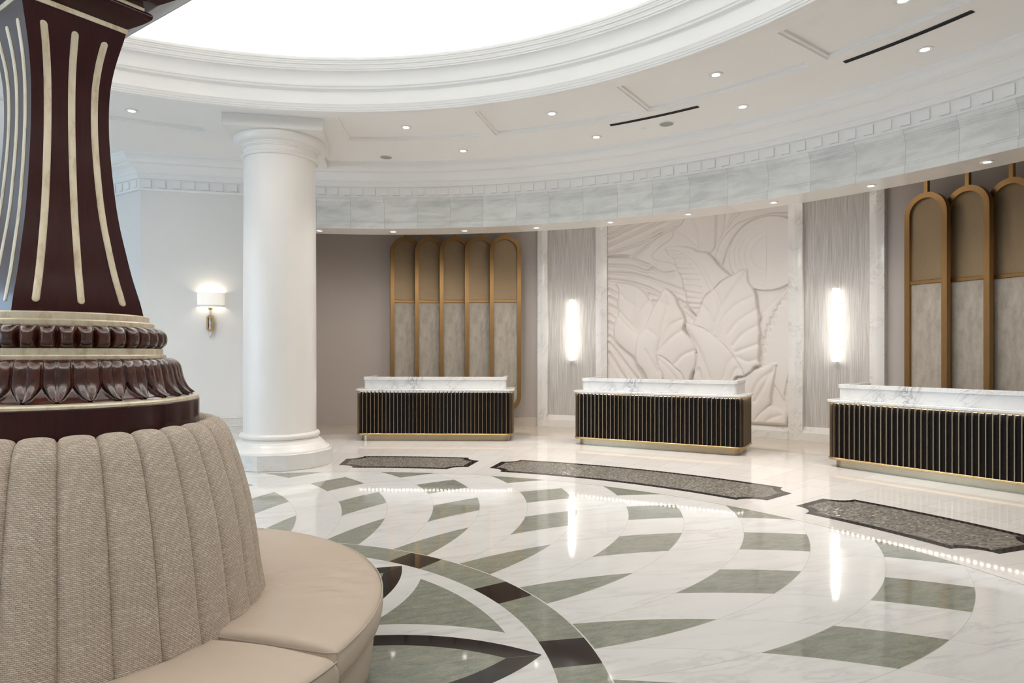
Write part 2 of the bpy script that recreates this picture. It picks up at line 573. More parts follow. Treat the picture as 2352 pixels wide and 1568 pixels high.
# the piers on both sides of the alcove, with a splayed passage wall
PA, PB, PC = (-1.96, 7.738), (-3.774, 7.311), (-7.6, 9.74)
left_path = [PC, PB, PA]
right_path = [mir(PA), mir(PB), mir(PC)]
for nm, path in (('wall_left', left_path), ('wall_right', right_path)):
    # travel is anticlockwise-to-clockwise: the room lies to the RIGHT, so thickness goes left
    pth = [np.array(p) for p in path]
    m = MB().sweep(path, [(0, 0), (0, 4.6), (.2, 4.6), (.2, 0)])
    m.f.append((0, 1, 2, 3)); m.f.append((11, 10, 9, 8)); m.mi += [0, 0]
    struct(m.build(nm, 'wall_paint', smooth=0), 'pale grey painted pier wall beside the alcove')
# rear wall of the rotunda with four window openings
openings = [(a - 7.6, a + 7.6) for a in WIN_AZ]
edges = [127.3, *[e for o in openings for e in o], 345.9]
m = MB()
for i in range(len(edges) - 1):
    op = i % 2 == 1
    segs = [(0, .2), (3.8, 4.6)] if op else [(0, 4.6)]
    for z0, z1 in segs:
        m.lathe([(RW, z0), (RW, z1), (RW + .2, z1), (RW + .2, z0)], max(2, int((edges[i + 1] - edges[i]) / 2)), edges[i], edges[i + 1], closed_prof=True, caps=True)
struct(m.build('wall_rear', 'wall_paint'), 'pale grey rear wall with tall entrance windows')
for k, (a0, a1) in enumerate(openings):
    m = MB(); w = 2 * 11.1 * sin(R(7.6))
    for x in (-w / 2 + .05, 0, w / 2 - .05): m.box(x - .05, x + .05, -.05, .05, .2, 3.8)
    for z in (.25, 1.3, 3.75): m.box(-w / 2, w / 2, -.045, .045, z - .05, z + .05)
    a = (a0 + a1) / 2
    struct(m.build('window_%d' % (k + 1), 'fin_bronze', smooth=0, loc=(11.06 * cos(R(a)), 11.06 * sin(R(a)), 0), rz=R(a + 90)), 'tall entrance window with dark bronze mullions')

# baseboards
struct(MB().lathe([(RW - .001, 0), (RW - .02, .0), (RW - .02, .155), (RW - .001, .165)], 20, 76.9, 90).build('baseboard_left', 'floor_base_beige'))
struct(MB().lathe([(RW - .001, 0), (RW - .02, .0), (RW - .02, .155), (RW - .001, .165)], 30, 9, 43.9).build('baseboard_right', 'floor_base_beige'))
wains = [(-.001, .49), (-.03, .485), (-.035, .47), (-.02, .455), (-.02, .36), (-.035, .35), (-.035, .335), (-.022, .325), (-.022, .22), (-.04, .21), (-.045, .19), (-.045, 0), (-.001, 0)]
for nm, path in (('baseboard_left_pier', left_path), ('baseboard_right_pier', right_path)):
    struct(MB().sweep(path, wains).build(nm, 'base_marble', smooth=25), 'veined marble baseboard along the grey pier wall')

# ceiling: frame plane with sunk coffers, outer band
coffer_spans = []
for q in range(4):
    for k in range(4):
        c0 = 19.1 + 18.75 * k - 90 * q
        coffer_spans.append((c0 + .78, c0 + 18.75 - .78))
CI, CO = 5.60, 6.53
m = MB()
brk = sorted(set(round(b % 360, 4) for s in coffer_spans for b in s))
allb = brk + [brk[0] + 360]
for i in range(len(allb) - 1):
    a0, a1 = allb[i], allb[i + 1]; nseg = max(2, int((a1 - a0) / 1.5))
    inside = any(abs(((s[0] - a0) + 180) % 360 - 180) < .01 for s in coffer_spans)
    m.lathe([(5.44, ZC), (CI, ZC)], nseg, a0, a1)
    m.lathe([(CO, ZC), (7.62, ZC)], nseg, a0, a1)
    if not inside: m.lathe([(CI, ZC), (CO, ZC)], nseg, a0, a1)
    else:
        for d0, z0, d1, z1 in ((0, ZC, .004, ZC + .018), (.004, ZC + .018, .035, ZC + .018), (.035, ZC + .018, .04, ZC + .045)):
            b = len(m.v)
            loops = []
            for d, z in ((d0, z0), (d1, z1)):
                ri, ro = CI + d, CO - d; da, db = degrees(d / CI), degrees(d / CO)
                lp = [pol(ri, a0 + da + (a1 - a0 - 2 * da) * t / nseg, z) for t in range(nseg + 1)]
                lp += [pol(ro, a1 - db - (a1 - a0 - 2 * db) * t / nseg, z) for t in range(nseg + 1)]
                loops.append(lp)
            L = len(loops[0]); m.add(loops[0] + loops[1], [(t, (t + 1) % L, L + (t + 1) % L, L + t) for t in range(L)])
        d = .04; da, db = degrees(d / CI), degrees(d / CO)
        b0 = [pol(CI + d, a0 + da + (a1 - a0 - 2 * da) * t / nseg, ZC + .045) for t in range(nseg + 1)]
        b1 = [pol(CO - d, a0 + db + (a1 - a0 - 2 * db) * t / nseg, ZC + .045) for t in range(nseg + 1)]
        m.add(b0 + b1, [(t, t + 1, nseg + 2 + t, nseg + 1 + t) for t in range(nseg)])
# beyond the cornice line: everywhere except over the alcove, and the alcove's own ceiling
m.lathe([(7.62, ZC), (12.6, ZC)], 100, AZ1 + .4, 360 + AZ0 - .4)
m.lathe([(7.62, ZC), (8.02, ZC)], 50, AZ0 - .4, AZ1 + .4)
struct(m.build('ceiling', 'ceiling_paint', smooth=20), 'white coffered ring ceiling around the dome')
struct(MB().lathe([(8.38, 4.47), (RW + .2, 4.47), (RW + .2, 4.6), (8.38, 4.6)], 60, AZ0, AZ1, closed_prof=True, caps=True).build('ceiling_alcove', 'taupe_paint'))
# roof slab keeps daylight out above everything
struct(MB().lathe([(5.9, 4.72), (12.8, 4.72), (12.8, 4.85), (5.9, 4.85)], 90, closed_prof=True).build('ceiling_slab', 'ceiling_paint'))

# dome ring moulding, drum and dome
ring = [(5.44, ZC), (5.40, ZC), (5.395, 4.50), (5.33, 4.495), (5.325, 4.48), (5.29, 4.475), (5.275, 4.47), (5.265, 4.475), (5.262, 4.488), (5.25, 4.492), (5.246, 4.508), (5.236, 4.512), (5.228, 4.53), (5.215, 4.545),
        (5.21, 4.69), (5.20, 4.70), (5.18, 4.703), (5.165, 4.712), (5.16, 4.73), (5.145, 4.737), (5.14, 4.75)]
cx, cz, rr = 5.115, 4.77, .075
ring += [(5.14 - .075 * (1 - cos(R(90 * t / 9))), 4.75 + .135 * sin(R(90 * t / 9))) for t in range(1, 10)]
ring += [(5.055, 4.886), (5.055, 4.90), (5.04, 4.905), (5.035, 4.92), (5.03, 4.925), (5.03, 4.94), (5.012, 4.945), (5.008, 4.96), (5.0, 4.965), (5.0, 4.978), (4.985, 4.983), (4.98, 4.995), (4.98, 5.015), (5.0, 5.02), (5.03, 4.985), (5.8, 4.985)]
struct(MB().lathe(ring, 160).build('trim_1', 'ceiling_paint', smooth=25), 'white moulded ring cornice around the bright dome')
dome = [(5.8, 4.985), (5.8, 5.5), (5.72, 5.51), (5.70, 5.53), (5.66, 5.545), (5.655, 5.57), (5.62, 5.575)]
dome += [(5.62 * cos(R(90 * t / 24)), 5.58 + 1.35 * sin(R(90 * t / 24))) for t in range(1, 24)] + [(.001, 6.93)]
struct(MB().lathe(dome, 120).build('ceiling_dome', 'dome_paint', smooth=25), 'glowing white dome over the rotunda')
o = MB().lathe([(5.42, 5.0), (5.42, 5.035), (5.56, 5.035), (5.56, 5.0)], 120, closed_prof=True)
tag(o.build('cove_light', 'cove_glow', smooth=30), 'hidden cove light strip around the rim of the white dome', 'light')

# ---------------------------------------------------------------- entablature over the alcove
beam = [(RB + .06, 4.01), (RB - .062, 4.01), (RB - .064, 3.992), (RB - .060, 3.972), (RB - .046, 3.955), (RB - .030, 3.948), (RB - .030, 3.928), (RB - .020, 3.922), (RB - .020, 3.902), (RB - .008, 3.897), (RB - .008, 3.880), (RB, 3.874),
        (RB, 3.646), (RB - .010, 3.640), (RB - .010, 3.620), (RB - .022, 3.614), (RB - .022, 3.526), (RB - .018, 3.52)]
struct(MB().lathe(beam, 160, AZ0, AZ1).build('trim_2', 'beam_marble', smooth=25), 'grey veined marble beam over the reception alcove')
struct(MB().lathe([(RB - .018, 3.52), (8.40, 3.52), (8.42, 3.53), (8.42, 4.47)], 120, AZ0, AZ1).build('trim_3', 'soffit_marble', smooth=25), 'polished marble underside of the beam with small downlights')
cor = [(.0, 4.01), (.052, 4.01), (.055, 4.035), (.03, 4.04), (.03, 4.185), (.06, 4.19), (.064, 4.215), (.07, 4.22), (.075, 4.25), (.085, 4.255), (.085, 4.27)]
cor += [(.085 + .11 * (t / 8) ** 1.6, 4.27 + .10 * t / 8) for t in range(1, 9)]
cor += [(.21, 4.372), (.212, 4.392), (.225, 4.396)]
cor += [(.225 + .09 * sin(R(90 * t / 6)), 4.396 + .09 * (1 - cos(R(90 * t / 6)))) for t in range(1, 7)]
cor += [(.325, 4.49), (.335, 4.52)]
struct(MB().lathe([(RB - d, z) for d, z in cor], 170, AZ0, AZ1).build('trim_4', 'ceiling_paint', smooth=25), 'white curved cornice with crown moulding above the marble beam')
# dentils of the curved cornice are one carved course
m = MB()
na = 66; pit = (AZ1 - AZ0) / na
for i in range(na):
    a = AZ0 + pit * (i + .5)
    m.lathe([(RB - .03, 4.055), (RB - .047, 4.055), (RB - .047, 4.165), (RB - .03, 4.165)], 2, a - pit * .26, a + pit * .26, closed_prof=True, caps=True)
struct(m.build('trim_5', 'ceiling_paint', smooth=0), 'white dentil course of the curved cornice')
for nm, path in (('trim_6', left_path), ('trim_7', right_path)):
    m = MB().sweep(path, [(-d, z) for d, z in cor])
    for i in range(2):
        a, b = np.array(path[i]), np.array(path[i + 1]); e = b - a; L = np.linalg.norm(e); e /= L; nn = np.array((e[1], -e[0]))
        n = int(L / .2)
        for k in range(n):
            t0 = (k + .25) * L / n; t1 = t0 + .5 * L / n
            q = [a + e * t0 + nn * .03, a + e * t0 + nn * .047, a + e * t1 + nn * .047, a + e * t1 + nn * .03]
            m.slab([tuple(x) for x in q], 4.055, 4.165)
    struct(m.build(nm, 'ceiling_paint', smooth=25), 'white dentil cornice along the grey pier wall')

# ---------------------------------------------------------------- stone panelling of the alcove wall
def jamb(a0, a1, zt=4.46):
    am = (a0 + a1) / 2
    return [(a0, RW), (a0, RW - .122), (am - .06, RW - .152), (am + .06, RW - .152), (a1, RW - .122), (a1, RW)]
for k, (a0, a1) in enumerate(((75.77, 76.87), (69.38, 70.58), (50.54, 51.77), (43.95, 45.08))):
    m = MB().slab([pol(r, a) for a, r in reversed(jamb(a0, a1))], 0, 4.46)
    struct(m.build('trim_%d' % (8 + k), 'frame_marble', smooth=20), 'white marble pilaster strip framing the alcove panels')
for k, (a0, a1) in enumerate(((70.58, 75.77), (51.77, 69.38), (45.08, 50.54))):
    m = MB().lathe([(RW, 0), (RW - .142, 0), (RW - .142, .135), (RW - .045, .232), (RW, .232)], 20, a0, a1, closed_prof=True, caps=True)
    struct(m.build('trim_%d' % (12 + k), 'frame_marble', smooth=20), 'white marble base curb below the alcove panels')
for nm, a0, a1, lb in (('wall_panel_left', 70.5, 75.85, 'left'), ('wall_panel_right', 45.0, 50.6, 'right')):
    struct(MB().lathe([(RW - .001, .22), (RW - .03, .22), (RW - .03, 4.46), (RW - .001, 4.46)], 16, a0, a1).build(nm, 'ribbed_stone', smooth=25), 'grey streaked stone wall panel behind the %s light tube' % lb)

# ---------------------------------------------------------------- central carved pillar
PHI = -35.0
pillar = thing('carved_pillar', 'dark lacquered carved wood pillar with cream inlay strips rising from the round sofa', 'pillar', (0, 0, 0))
aprof = [(1.645, .2455), (1.70, .238), (1.83, .210), (1.93, .194), (2.03, .178), (2.12, .167), (2.2, .160), (2.28, .154), (2.36, .149), (2.43, .1455), (2.5, .1445), (2.57, .145), (2.64, .148), (2.7, .155), (2.752, .163), (2.80, .173), (2.853, .185), (2.90, .195)]
zs = np.linspace(1.652, 2.905, 60)
az_ = np.interp(zs, [p[0] for p in aprof], [p[1] for p in aprof])
for _ in range(3): az_[1:-1] = (az_[:-2] + az_[1:-1] * 2 + az_[2:]) / 4
def square_lathe(m, prof):
    b = len(m.v); k = len(prof)
    for a, z in prof:
        for q in range(4): m.v.append((*pol(a * sqrt(2), PHI + 45 + 90 * q), z))
    for i in range(k - 1):
        for q in range(4):
            m.f.append((b + 4 * i + q, b + 4 * i + (q + 1) % 4, b + 4 * i + 4 + (q + 1) % 4, b + 4 * i + 4 + q)); m.mi.append(0)
    m.f.append((b + 3, b + 2, b + 1, b)); m.f.append(tuple(b + 4 * (k - 1) + q for q in range(4))); m.mi += [0, 0]
    return m
square_lathe(MB(), list(zip(az_, zs))).build('shaft', 'lacquer_wood', pillar, smooth=30)
for q in range(4):
    nx, ny = pol(1, PHI + 90 * q); tx, ty = -ny, nx
    for s in (-1, 0, 1):
        pts = []
        for z in np.concatenate([1.70 + .0142 * (1 - np.cos(np.linspace(0, pi / 2, 8))), np.linspace(1.72, 2.815, 40), 2.835 - .0142 * np.sin(np.linspace(pi / 2, 0, 8)) * 0 - .0142 * (1 - np.cos(np.linspace(pi / 2, 0, 8)))]):
            a = float(np.interp(z, zs, az_)); o = s * a * (.60 + .9 * (a - .145))
            pts.append((nx * (a + .002) + tx * o, ny * (a + .002) + ty * o, z))
        m = MB(); cols = 9; b0 = 0
        for i, (x, y, z) in enumerate(pts):
            e = min(z - 1.70, 2.835 - z); w = .0142 * sqrt(max(0.003, 1 - (1 - min(1, e / .0142)) ** 2))
            for j in range(cols):
                u = -1 + 2 * j / (cols - 1); h = .0045 * (1 - u ** 6) * min(1, w / .010) - .0025
                m.v.append((x + tx * u * w + nx * h, y + ty * u * w + ny * h, z))
        for i in range(len(pts) - 1):
            for j in range(cols - 1):
                p = i * cols + j; m.f.append((p, p + 1, p + cols + 1, p + cols)); m.mi.append(0)
        m.build('inlay_strip', 'champagne_gilt', pillar, smooth=60)
square_lathe(MB(), [(.17, 2.895), (.197, 2.896), (.199, 2.916), (.17, 2.917)]).build('upper_band', 'champagne_gilt', pillar, smooth=30)
ov = [(.19, 2.912), (.197, 2.916)] + [(.197 + .071 * sin(R(62 * t / 7)) / sin(R(62)), 2.916 + .052 * t / 7) for t in range(1, 8)] + [(.270, 2.974), (.272, 2.980), (.270, 2.987), (.262, 2.995), (.248, 3.001), (.244, 3.003), (.19, 3.003)]
square_lathe(MB(), ov).build('capital_moulding', 'lacquer_wood', pillar, smooth=40)
square_lathe(MB(), [(.19, 3.001), (.246, 3.002), (.247, 3.018), (.19, 3.018)]).build('upper_band', 'champagne_gilt', pillar, smooth=30)
cap = [(.2, 3.016), (.25, 3.017), (.262, 3.022)] + [(.262 + .20 * (t / 10) ** 1.1, 3.022 + .13 * (t / 10) ** 1.25) for t in range(1, 11)] + [(.475, 3.16), (.48, 3.23), (.2, 3.24)]
square_lathe(MB(), cap).build('capital', 'lacquer_wood', pillar, smooth=40)
MB().lathe([(.001, 1.662), (.342, 1.662), (.349, 1.657), (.349, 1.633), (.362, 1.632), (.369, 1.627), (.369, 1.604), (.30, 1.60)], 96).build('gilt_step', 'champagne_gilt', pillar, smooth=30)
def bead_fn(r, z, a):
    t = ((degrees(a) + 55.3) / 9.0) % 1 * 2 - 1
    s = (z - 1.561) / .050
    return r + .060 * (max(0, 1 - abs(t) ** 2.5) ** .42) * (max(0, 1 - abs(s) ** 2.6) ** .5), z
MB().lathe([(.30, 1.509)] + [(.362, 1.561 + .050 * sin(pi / 2 * (-1 + 2 * t / 16))) for t in range(17)] + [(.30, 1.613)], 960, fn=lambda r, z, a: bead_fn(r, z, a) if r > .31 else (r, z)).build('bead_ring', 'carved_wood', pillar, smooth=100)
MB().lathe([(.30, 1.520), (.405, 1.518), (.405, 1.493), (.414, 1.492), (.417, 1.488), (.417, 1.474), (.35, 1.470)], 96).build('gilt_band', 'champagne_gilt', pillar, smooth=30)
og = curve_pts([(.40, 1.478), (.43, 1.476), (.452, 1.462), (.463, 1.435), (.469, 1.405), (.478, 1.375), (.494, 1.345), (.515, 1.325), (.533, 1.312)], 4)
def leaf_fn(r, z, a):
    t = ((degrees(a) + 55.3) / 11.25 + .5) % 1 * 2 - 1
    s = (z - 1.312) / (1.478 - 1.312)
    w = .985 if s > .40 else .985 * (max(0., (s - .04) / .36)) ** .55
    if w < .02: return r, z
    q = abs(t) / w
    if q >= 1.0: return r - .004, z
    lobe = max(0, 1 - ((q - .5) / .5) ** 2) ** .6
    edge = min(1., (1 - q) * 9)
    tip = 1.0 - .35 * max(0, s - .8) / .2
    return r + (.008 * edge + .0085 * lobe - .002 * math.exp(-(t / .05) ** 2)) * tip, z
MB().lathe(og, 960, fn=leaf_fn).build('leaf_carving', 'carved_wood', pillar, smooth=100)
MB().lathe([(.40, 1.315), (.535, 1.313), (.549, 1.309), (.553, 1.303), (.553, 1.294), (.40, 1.292)], 128).build('gilt_rim', 'champagne_gilt', pillar, smooth=30)
MB().lathe([(.40, 1.296), (.551, 1.294), (.555, 1.290), (.555, 1.06), (.40, 1.05)], 160).build('drum', 'lacquer_wood', pillar, smooth=30)
MB().lathe([(.40, 1.30), (.40, .03), (.001, .03)], 48).build('core', 'lacquer_wood', pillar)

# ---------------------------------------------------------------- round sofa
sofa = thing('round_sofa', 'round beige banquette sofa with woven channelled backrest around the dark pillar', 'sofa', (0, 0, 0))
bp = curve_pts([(.848, .33), (.828, .42), (.808, .55), (.795, .66), (.768, .82), (.726, .985), (.688, 1.10), (.665, 1.148), (.638, 1.18), (.610, 1.192), (.585, 1.188), (.566, 1.172), (.558, 1.15), (.557, 1.08)], 4)
NP = 16; NCH = 32
nrm = []
for i in range(len(bp)):
    a, b = np.array(bp[max(0, i - 1)]), np.array(bp[min(len(bp) - 1, i + 1)]); e = b - a; e /= np.linalg.norm(e); nrm.append((e[1], -e[0]))
al = [0.]
for i in range(1, len(bp)): al.append(al[-1] + hypot(bp[i][0] - bp[i - 1][0], bp[i][1] - bp[i - 1][1]))
m = MB(); uvs = []
tot = NP * NCH; k = len(bp)
for i in range(tot + 1):
    t = (i % NP) / NP * 2 - 1
    disp = .023 * (max(0., 1 - abs(t) ** 2.6)) ** .5 - .012
    a = R(-55.3 + 360 * i / tot)
    for j in range(k):
        d = disp
        r, z = bp[j][0] + nrm[j][0] * d, bp[j][1] + nrm[j][1] * d
        m.v.append((r * cos(a), r * sin(a), z)); uvs.append((.74 * 2 * pi * i / tot, al[j]))
for i in range(tot):
    for j in range(k - 1):
        m.f.append((i * k + j, (i + 1) * k + j, (i + 1) * k + j + 1, i * k + j + 1)); m.mi.append(0)
back = m.build('backrest', 'woven_fabric', sofa, smooth=70, fix=True)
uvl = back.data.uv_layers.new(name='UVMap')
idx = np.empty(len(back.data.loops), int); back.data.loops.foreach_get('vertex_index', idx)
uvl.data.foreach_set('uv', np.array(uvs)[idx].ravel())
SEAM0 = -17.2
for q in range(4):
    a0, a1 = SEAM0 + 90 * q + .12, SEAM0 + 90 * (q + 1) - .12
    front = (q == 3)
    zt = .392 if front else .405
    prof = [(.80, .268), (.80, zt - .03), (.815, zt - .008)] + [(.83 + .50 * t / 12, zt + .012 * sin(pi * t / 12)) for t in range(13)]
    prof += [(1.353, zt - .004), (1.368, zt - .012), (1.376, zt - .024), (1.380, zt - .05), (1.378, zt - .085), (1.372, zt - .115), (1.358, zt - .13), (1.34, zt - .137), (.80, zt - .137)]
    def cfn(r, z, a, a0=a0, a1=a1, q=q, zt=zt):
        A = degrees(a); A = (A - a0) % 360 + a0
        e = min(A - a0, a1 - A) * pi / 180 * r
        if e < .03 and z > zt - .06:
            z -= .022 * (1 - sqrt(max(0, 1 - (1 - max(0, e) / .03) ** 2)))
        mid = (A - (a0 + a1) / 2) * pi / 180 * r
        if z > zt - .02: z -= .006 * math.exp(-(mid / .007) ** 2)
        if q == 0 and z > zt - .004:
            u = A - 12
            env = math.exp(-((A - 14) / 11) ** 2) * math.exp(-((r - 1.17) / .13) ** 2)
            z += .0075 * env * sin(u * .75 + 9 * (r - 1.1) + 1.4 * sin(r * 21)) + .005 * env * sin(u * 1.45 - 14 * r)
            env2 = math.exp(-((A - 20) / 14) ** 2) * math.exp(-((r - .86) / .05) ** 2)
            z += .0035 * env2 * sin(u * 3.1 + 20 * r)
        return r, z
    c = MB().lathe(prof, 420 if q == 0 else 120, a0, a1, fn=cfn, closed_prof=True, caps=True).build('seat_cushion', 'beige_leather', sofa, smooth=50)
    if front: c.location = (.030 * cos(R(-62)), .030 * sin(R(-62)), 0)
    pp = [pol(1.376, a0 + .25 + (a1 - a0 - .5) * t / 90, zt - .016) for t in range(91)]
    pe = [pol(1.37 - .54 * t / 14, a0 + .05, zt - .022) for t in range(1, 15)]
    ps = [pol(1.37 - .54 * t / 14, a1 - .05, zt - .022) for t in range(1, 15)]
    MB().tube(list(reversed(pe)) + pp + ps, .0036, 6).build('piping', 'seam_thread', c, smooth=60)
    pb = [pol(1.366, a0 + .25 + (a1 - a0 - .5) * t / 90, zt - .124) for t in range(91)]
    MB().tube(pb, .0036, 6).build('piping', 'seam_thread', c, smooth=60)
    sk = [(1.20, .262), (1.325, .262), (1.337, .25), (1.335, .15), (1.322, .05), (1.312, .02), (1.30, .012), (1.20, .012)]
    s_ = MB().lathe(sk, 70, a0 + .1, a1 - .1, closed_prof=True, caps=True).build('skirt_panel', 'beige_leather', sofa, smooth=50)
    if front: s_.location = (.022 * cos(R(-62)), .022 * sin(R(-62)), 0)
    MB().tube([pol(1.338, a1 - .1, z) for z in (.03, .1, .18, .25)], .004, 6).build('skirt_piping', 'seam_thread', s_, smooth=60)
MB().lathe([(.78, .266), (1.30, .266), (1.30, .02), (1.27, .0), (.78, .0)], 90).build('plinth', 'brushed_bronze', sofa)

# ---------------------------------------------------------------- white columns
def column(c, rz, label):
    t = thing('column', label, 'column', (*c, 0), rz)
    dode = [pol(.705, 15 + 30 * i) for i in range(12)]
    MB().slab(dode, 0, .205, .006).build('plinth', 'base_marble', t, smooth=20)
    base = curve_pts([(.655, .203), (.648, .222), (.640, .232)], 3) + [(.625, .236)] + curve_pts([(.622, .240), (.60, .262), (.578, .287), (.556, .305), (.548, .318)], 3) + [(.535, .322), (.527, .335)]
    base += [(.503, .342), (.496, .355)] + [(.485 + .037 * cos(R(-90 + 180 * i / 10)), .40 + .036 * sin(R(-90 + 180 * i / 10))) for i in range(11)] + [(.474, .44), (.40, .442)]
    MB().lathe(base, 96).build('base', 'column_paint', t, smooth=40)
    MB().lathe([(.475, .435), (.473, .47), (.473, 1.4), (.470, 2.6), (.466, 3.6), (.466, 4.09)], 96).build('shaft', 'column_paint', t, smooth=40)
    capp = [(.46, 4.085)] + [(.474 + .028 * cos(R(-90 + 180 * i / 8)), 4.112 + .026 * sin(R(-90 + 180 * i / 8))) for i in range(9)]
    capp += [(.470, 4.14), (.470, 4.20), (.482, 4.204), (.482, 4.216), (.496, 4.22), (.500, 4.232), (.512, 4.236), (.514, 4.25)]
    capp += [(.516 + .076 * sin(R(90 * i / 8)), 4.252 + .095 * (1 - cos(R(90 * i / 8)))) for i in range(1, 9)] + [(.592, 4.358), (.586, 4.372), (.45, 4.375)]
    MB().lathe(capp, 96).build('capital', 'column_paint', t, smooth=40)
    MB().box(-.625, .60, -.61, .61, 4.365, ZC - .002, 0).build('abacus', 'column_paint', t, smooth=0)
    MB().box(.55, 1.35, -.52, .52, 4.40, ZC - .002, 0).build('lintel', 'column_paint', t, smooth=0)
    return t
# local x points outwards from the rotunda centre
CA = (-1.199, 6.127)
column(CA, atan2(CA[1], CA[0]), 'white round column between the sofa and the left reception desk')
CB = mir(CA)
column(CB, atan2(CB[1], CB[0]), 'white column cut off at the right edge beside the mosaic inlay')

# ---------------------------------------------------------------- mosaic inlays in the floor
def offset_poly(path, d):
    n = len(path); out = []
    for i in range(n):
        a, b, c = (np.array(path[(i + k) % n], float) for k in (-1, 0, 1))
        e1 = b - a; e2 = c - b; e1 /= np.linalg.norm(e1) + 1e-12; e2 /= np.linalg.norm(e2) + 1e-12
        n1 = np.array((-e1[1], e1[0])); n2 = np.array((-e2[1], e2[0])); mm = n1 + n2; mm /= max(.45, mm @ n1)
        out.append(tuple(b + mm * d))
    return out
def mosaic(a0, a1, label):
    r0, r1, q = 5.755, 6.705, .215
    t = thing('mosaic_inlay', label, 'floor inlay')
    out = []
    for r, a, d0, d1 in ((r0, a0, 90, 0), (r0, a1, 0, -90), (r1, a1, -90, -180), (r1, a0, -180, -270)):
        out.append((r, a, d0, d1))
    def outline(g):
        p = []
        # walk anticlockwise in plan: inner edge (a1 -> a0 is clockwise), so go outer a0->a1, then inner a1->a0
        def notch(r, a, sr, sa, rev):
            pts = []
            for i in range(9):
                w = pi / 2 * i / 8
                rr = r + sr * (q + g) * sin(w); aa = a + sa * degrees((q + g) * cos(w) / r)
                pts.append(pol(rr, aa))
            return pts[::-1] if rev else pts
        ro, ri = r1 - g, r0 + g; b0, b1 = a0 + degrees(g / 6.2), a1 - degrees(g / 6.2)
        dr = degrees((q) / ro); dri = degrees(q / ri)
        s = int((a1 - a0) / .6)
        p += [pol(ro, a0 + dr + degrees(g * .4 / ro) + (a1 - a0 - 2 * dr - 2 * degrees(g * .4 / ro)) * i / s) for i in range(s + 1)]
        p += [x for x in notch(r1, a1, -1, -1, False)][1:-1] if g == 0 else [x for x in notch(r1, a1, -1, -1, False)][2:-2]
        p += [pol(r1 - q - g * .4, b1), pol(r0 + q + g * .4, b1)]
        p += [x for x in notch(r0, a1, 1, -1, True)][1:-1] if g == 0 else [x for x in notch(r0, a1, 1, -1, True)][2:-2]
        p += [pol(ri, a1 - dri - degrees(g * .4 / ri) - (a1 - a0 - 2 * dri - 2 * degrees(g * .4 / ri)) * i / s) for i in range(s + 1)]
        p += [x for x in notch(r0, a0, 1, 1, False)][1:-1] if g == 0 else [x for x in notch(r0, a0, 1, 1, False)][2:-2]
        p += [pol(r0 + q + g * .4, b0), pol(r1 - q - g * .4, b0)]
        p += [x for x in notch(r1, a0, -1, 1, True)][1:-1] if g == 0 else [x for x in notch(r1, a0, -1, 1, True)][2:-2]
        return p
    for nm, g, h, mt in (('border', 0, .0018, 'black_granite'), ('mosaic_field', .085, .0026, 'glass_mosaic')):
        MB().slab(outline(g), 0.0002, h).build(nm, mt, t, smooth=0)
    return t
mosaic(76.6, 93.4, 'short dark mosaic floor inlay in front of the left reception desk')
mosaic(40.2, 73.77, 'longest dark mosaic floor inlay in front of the middle reception desk')
mosaic(20.3, 37.28, 'dark mosaic floor inlay in front of the right reception desk')

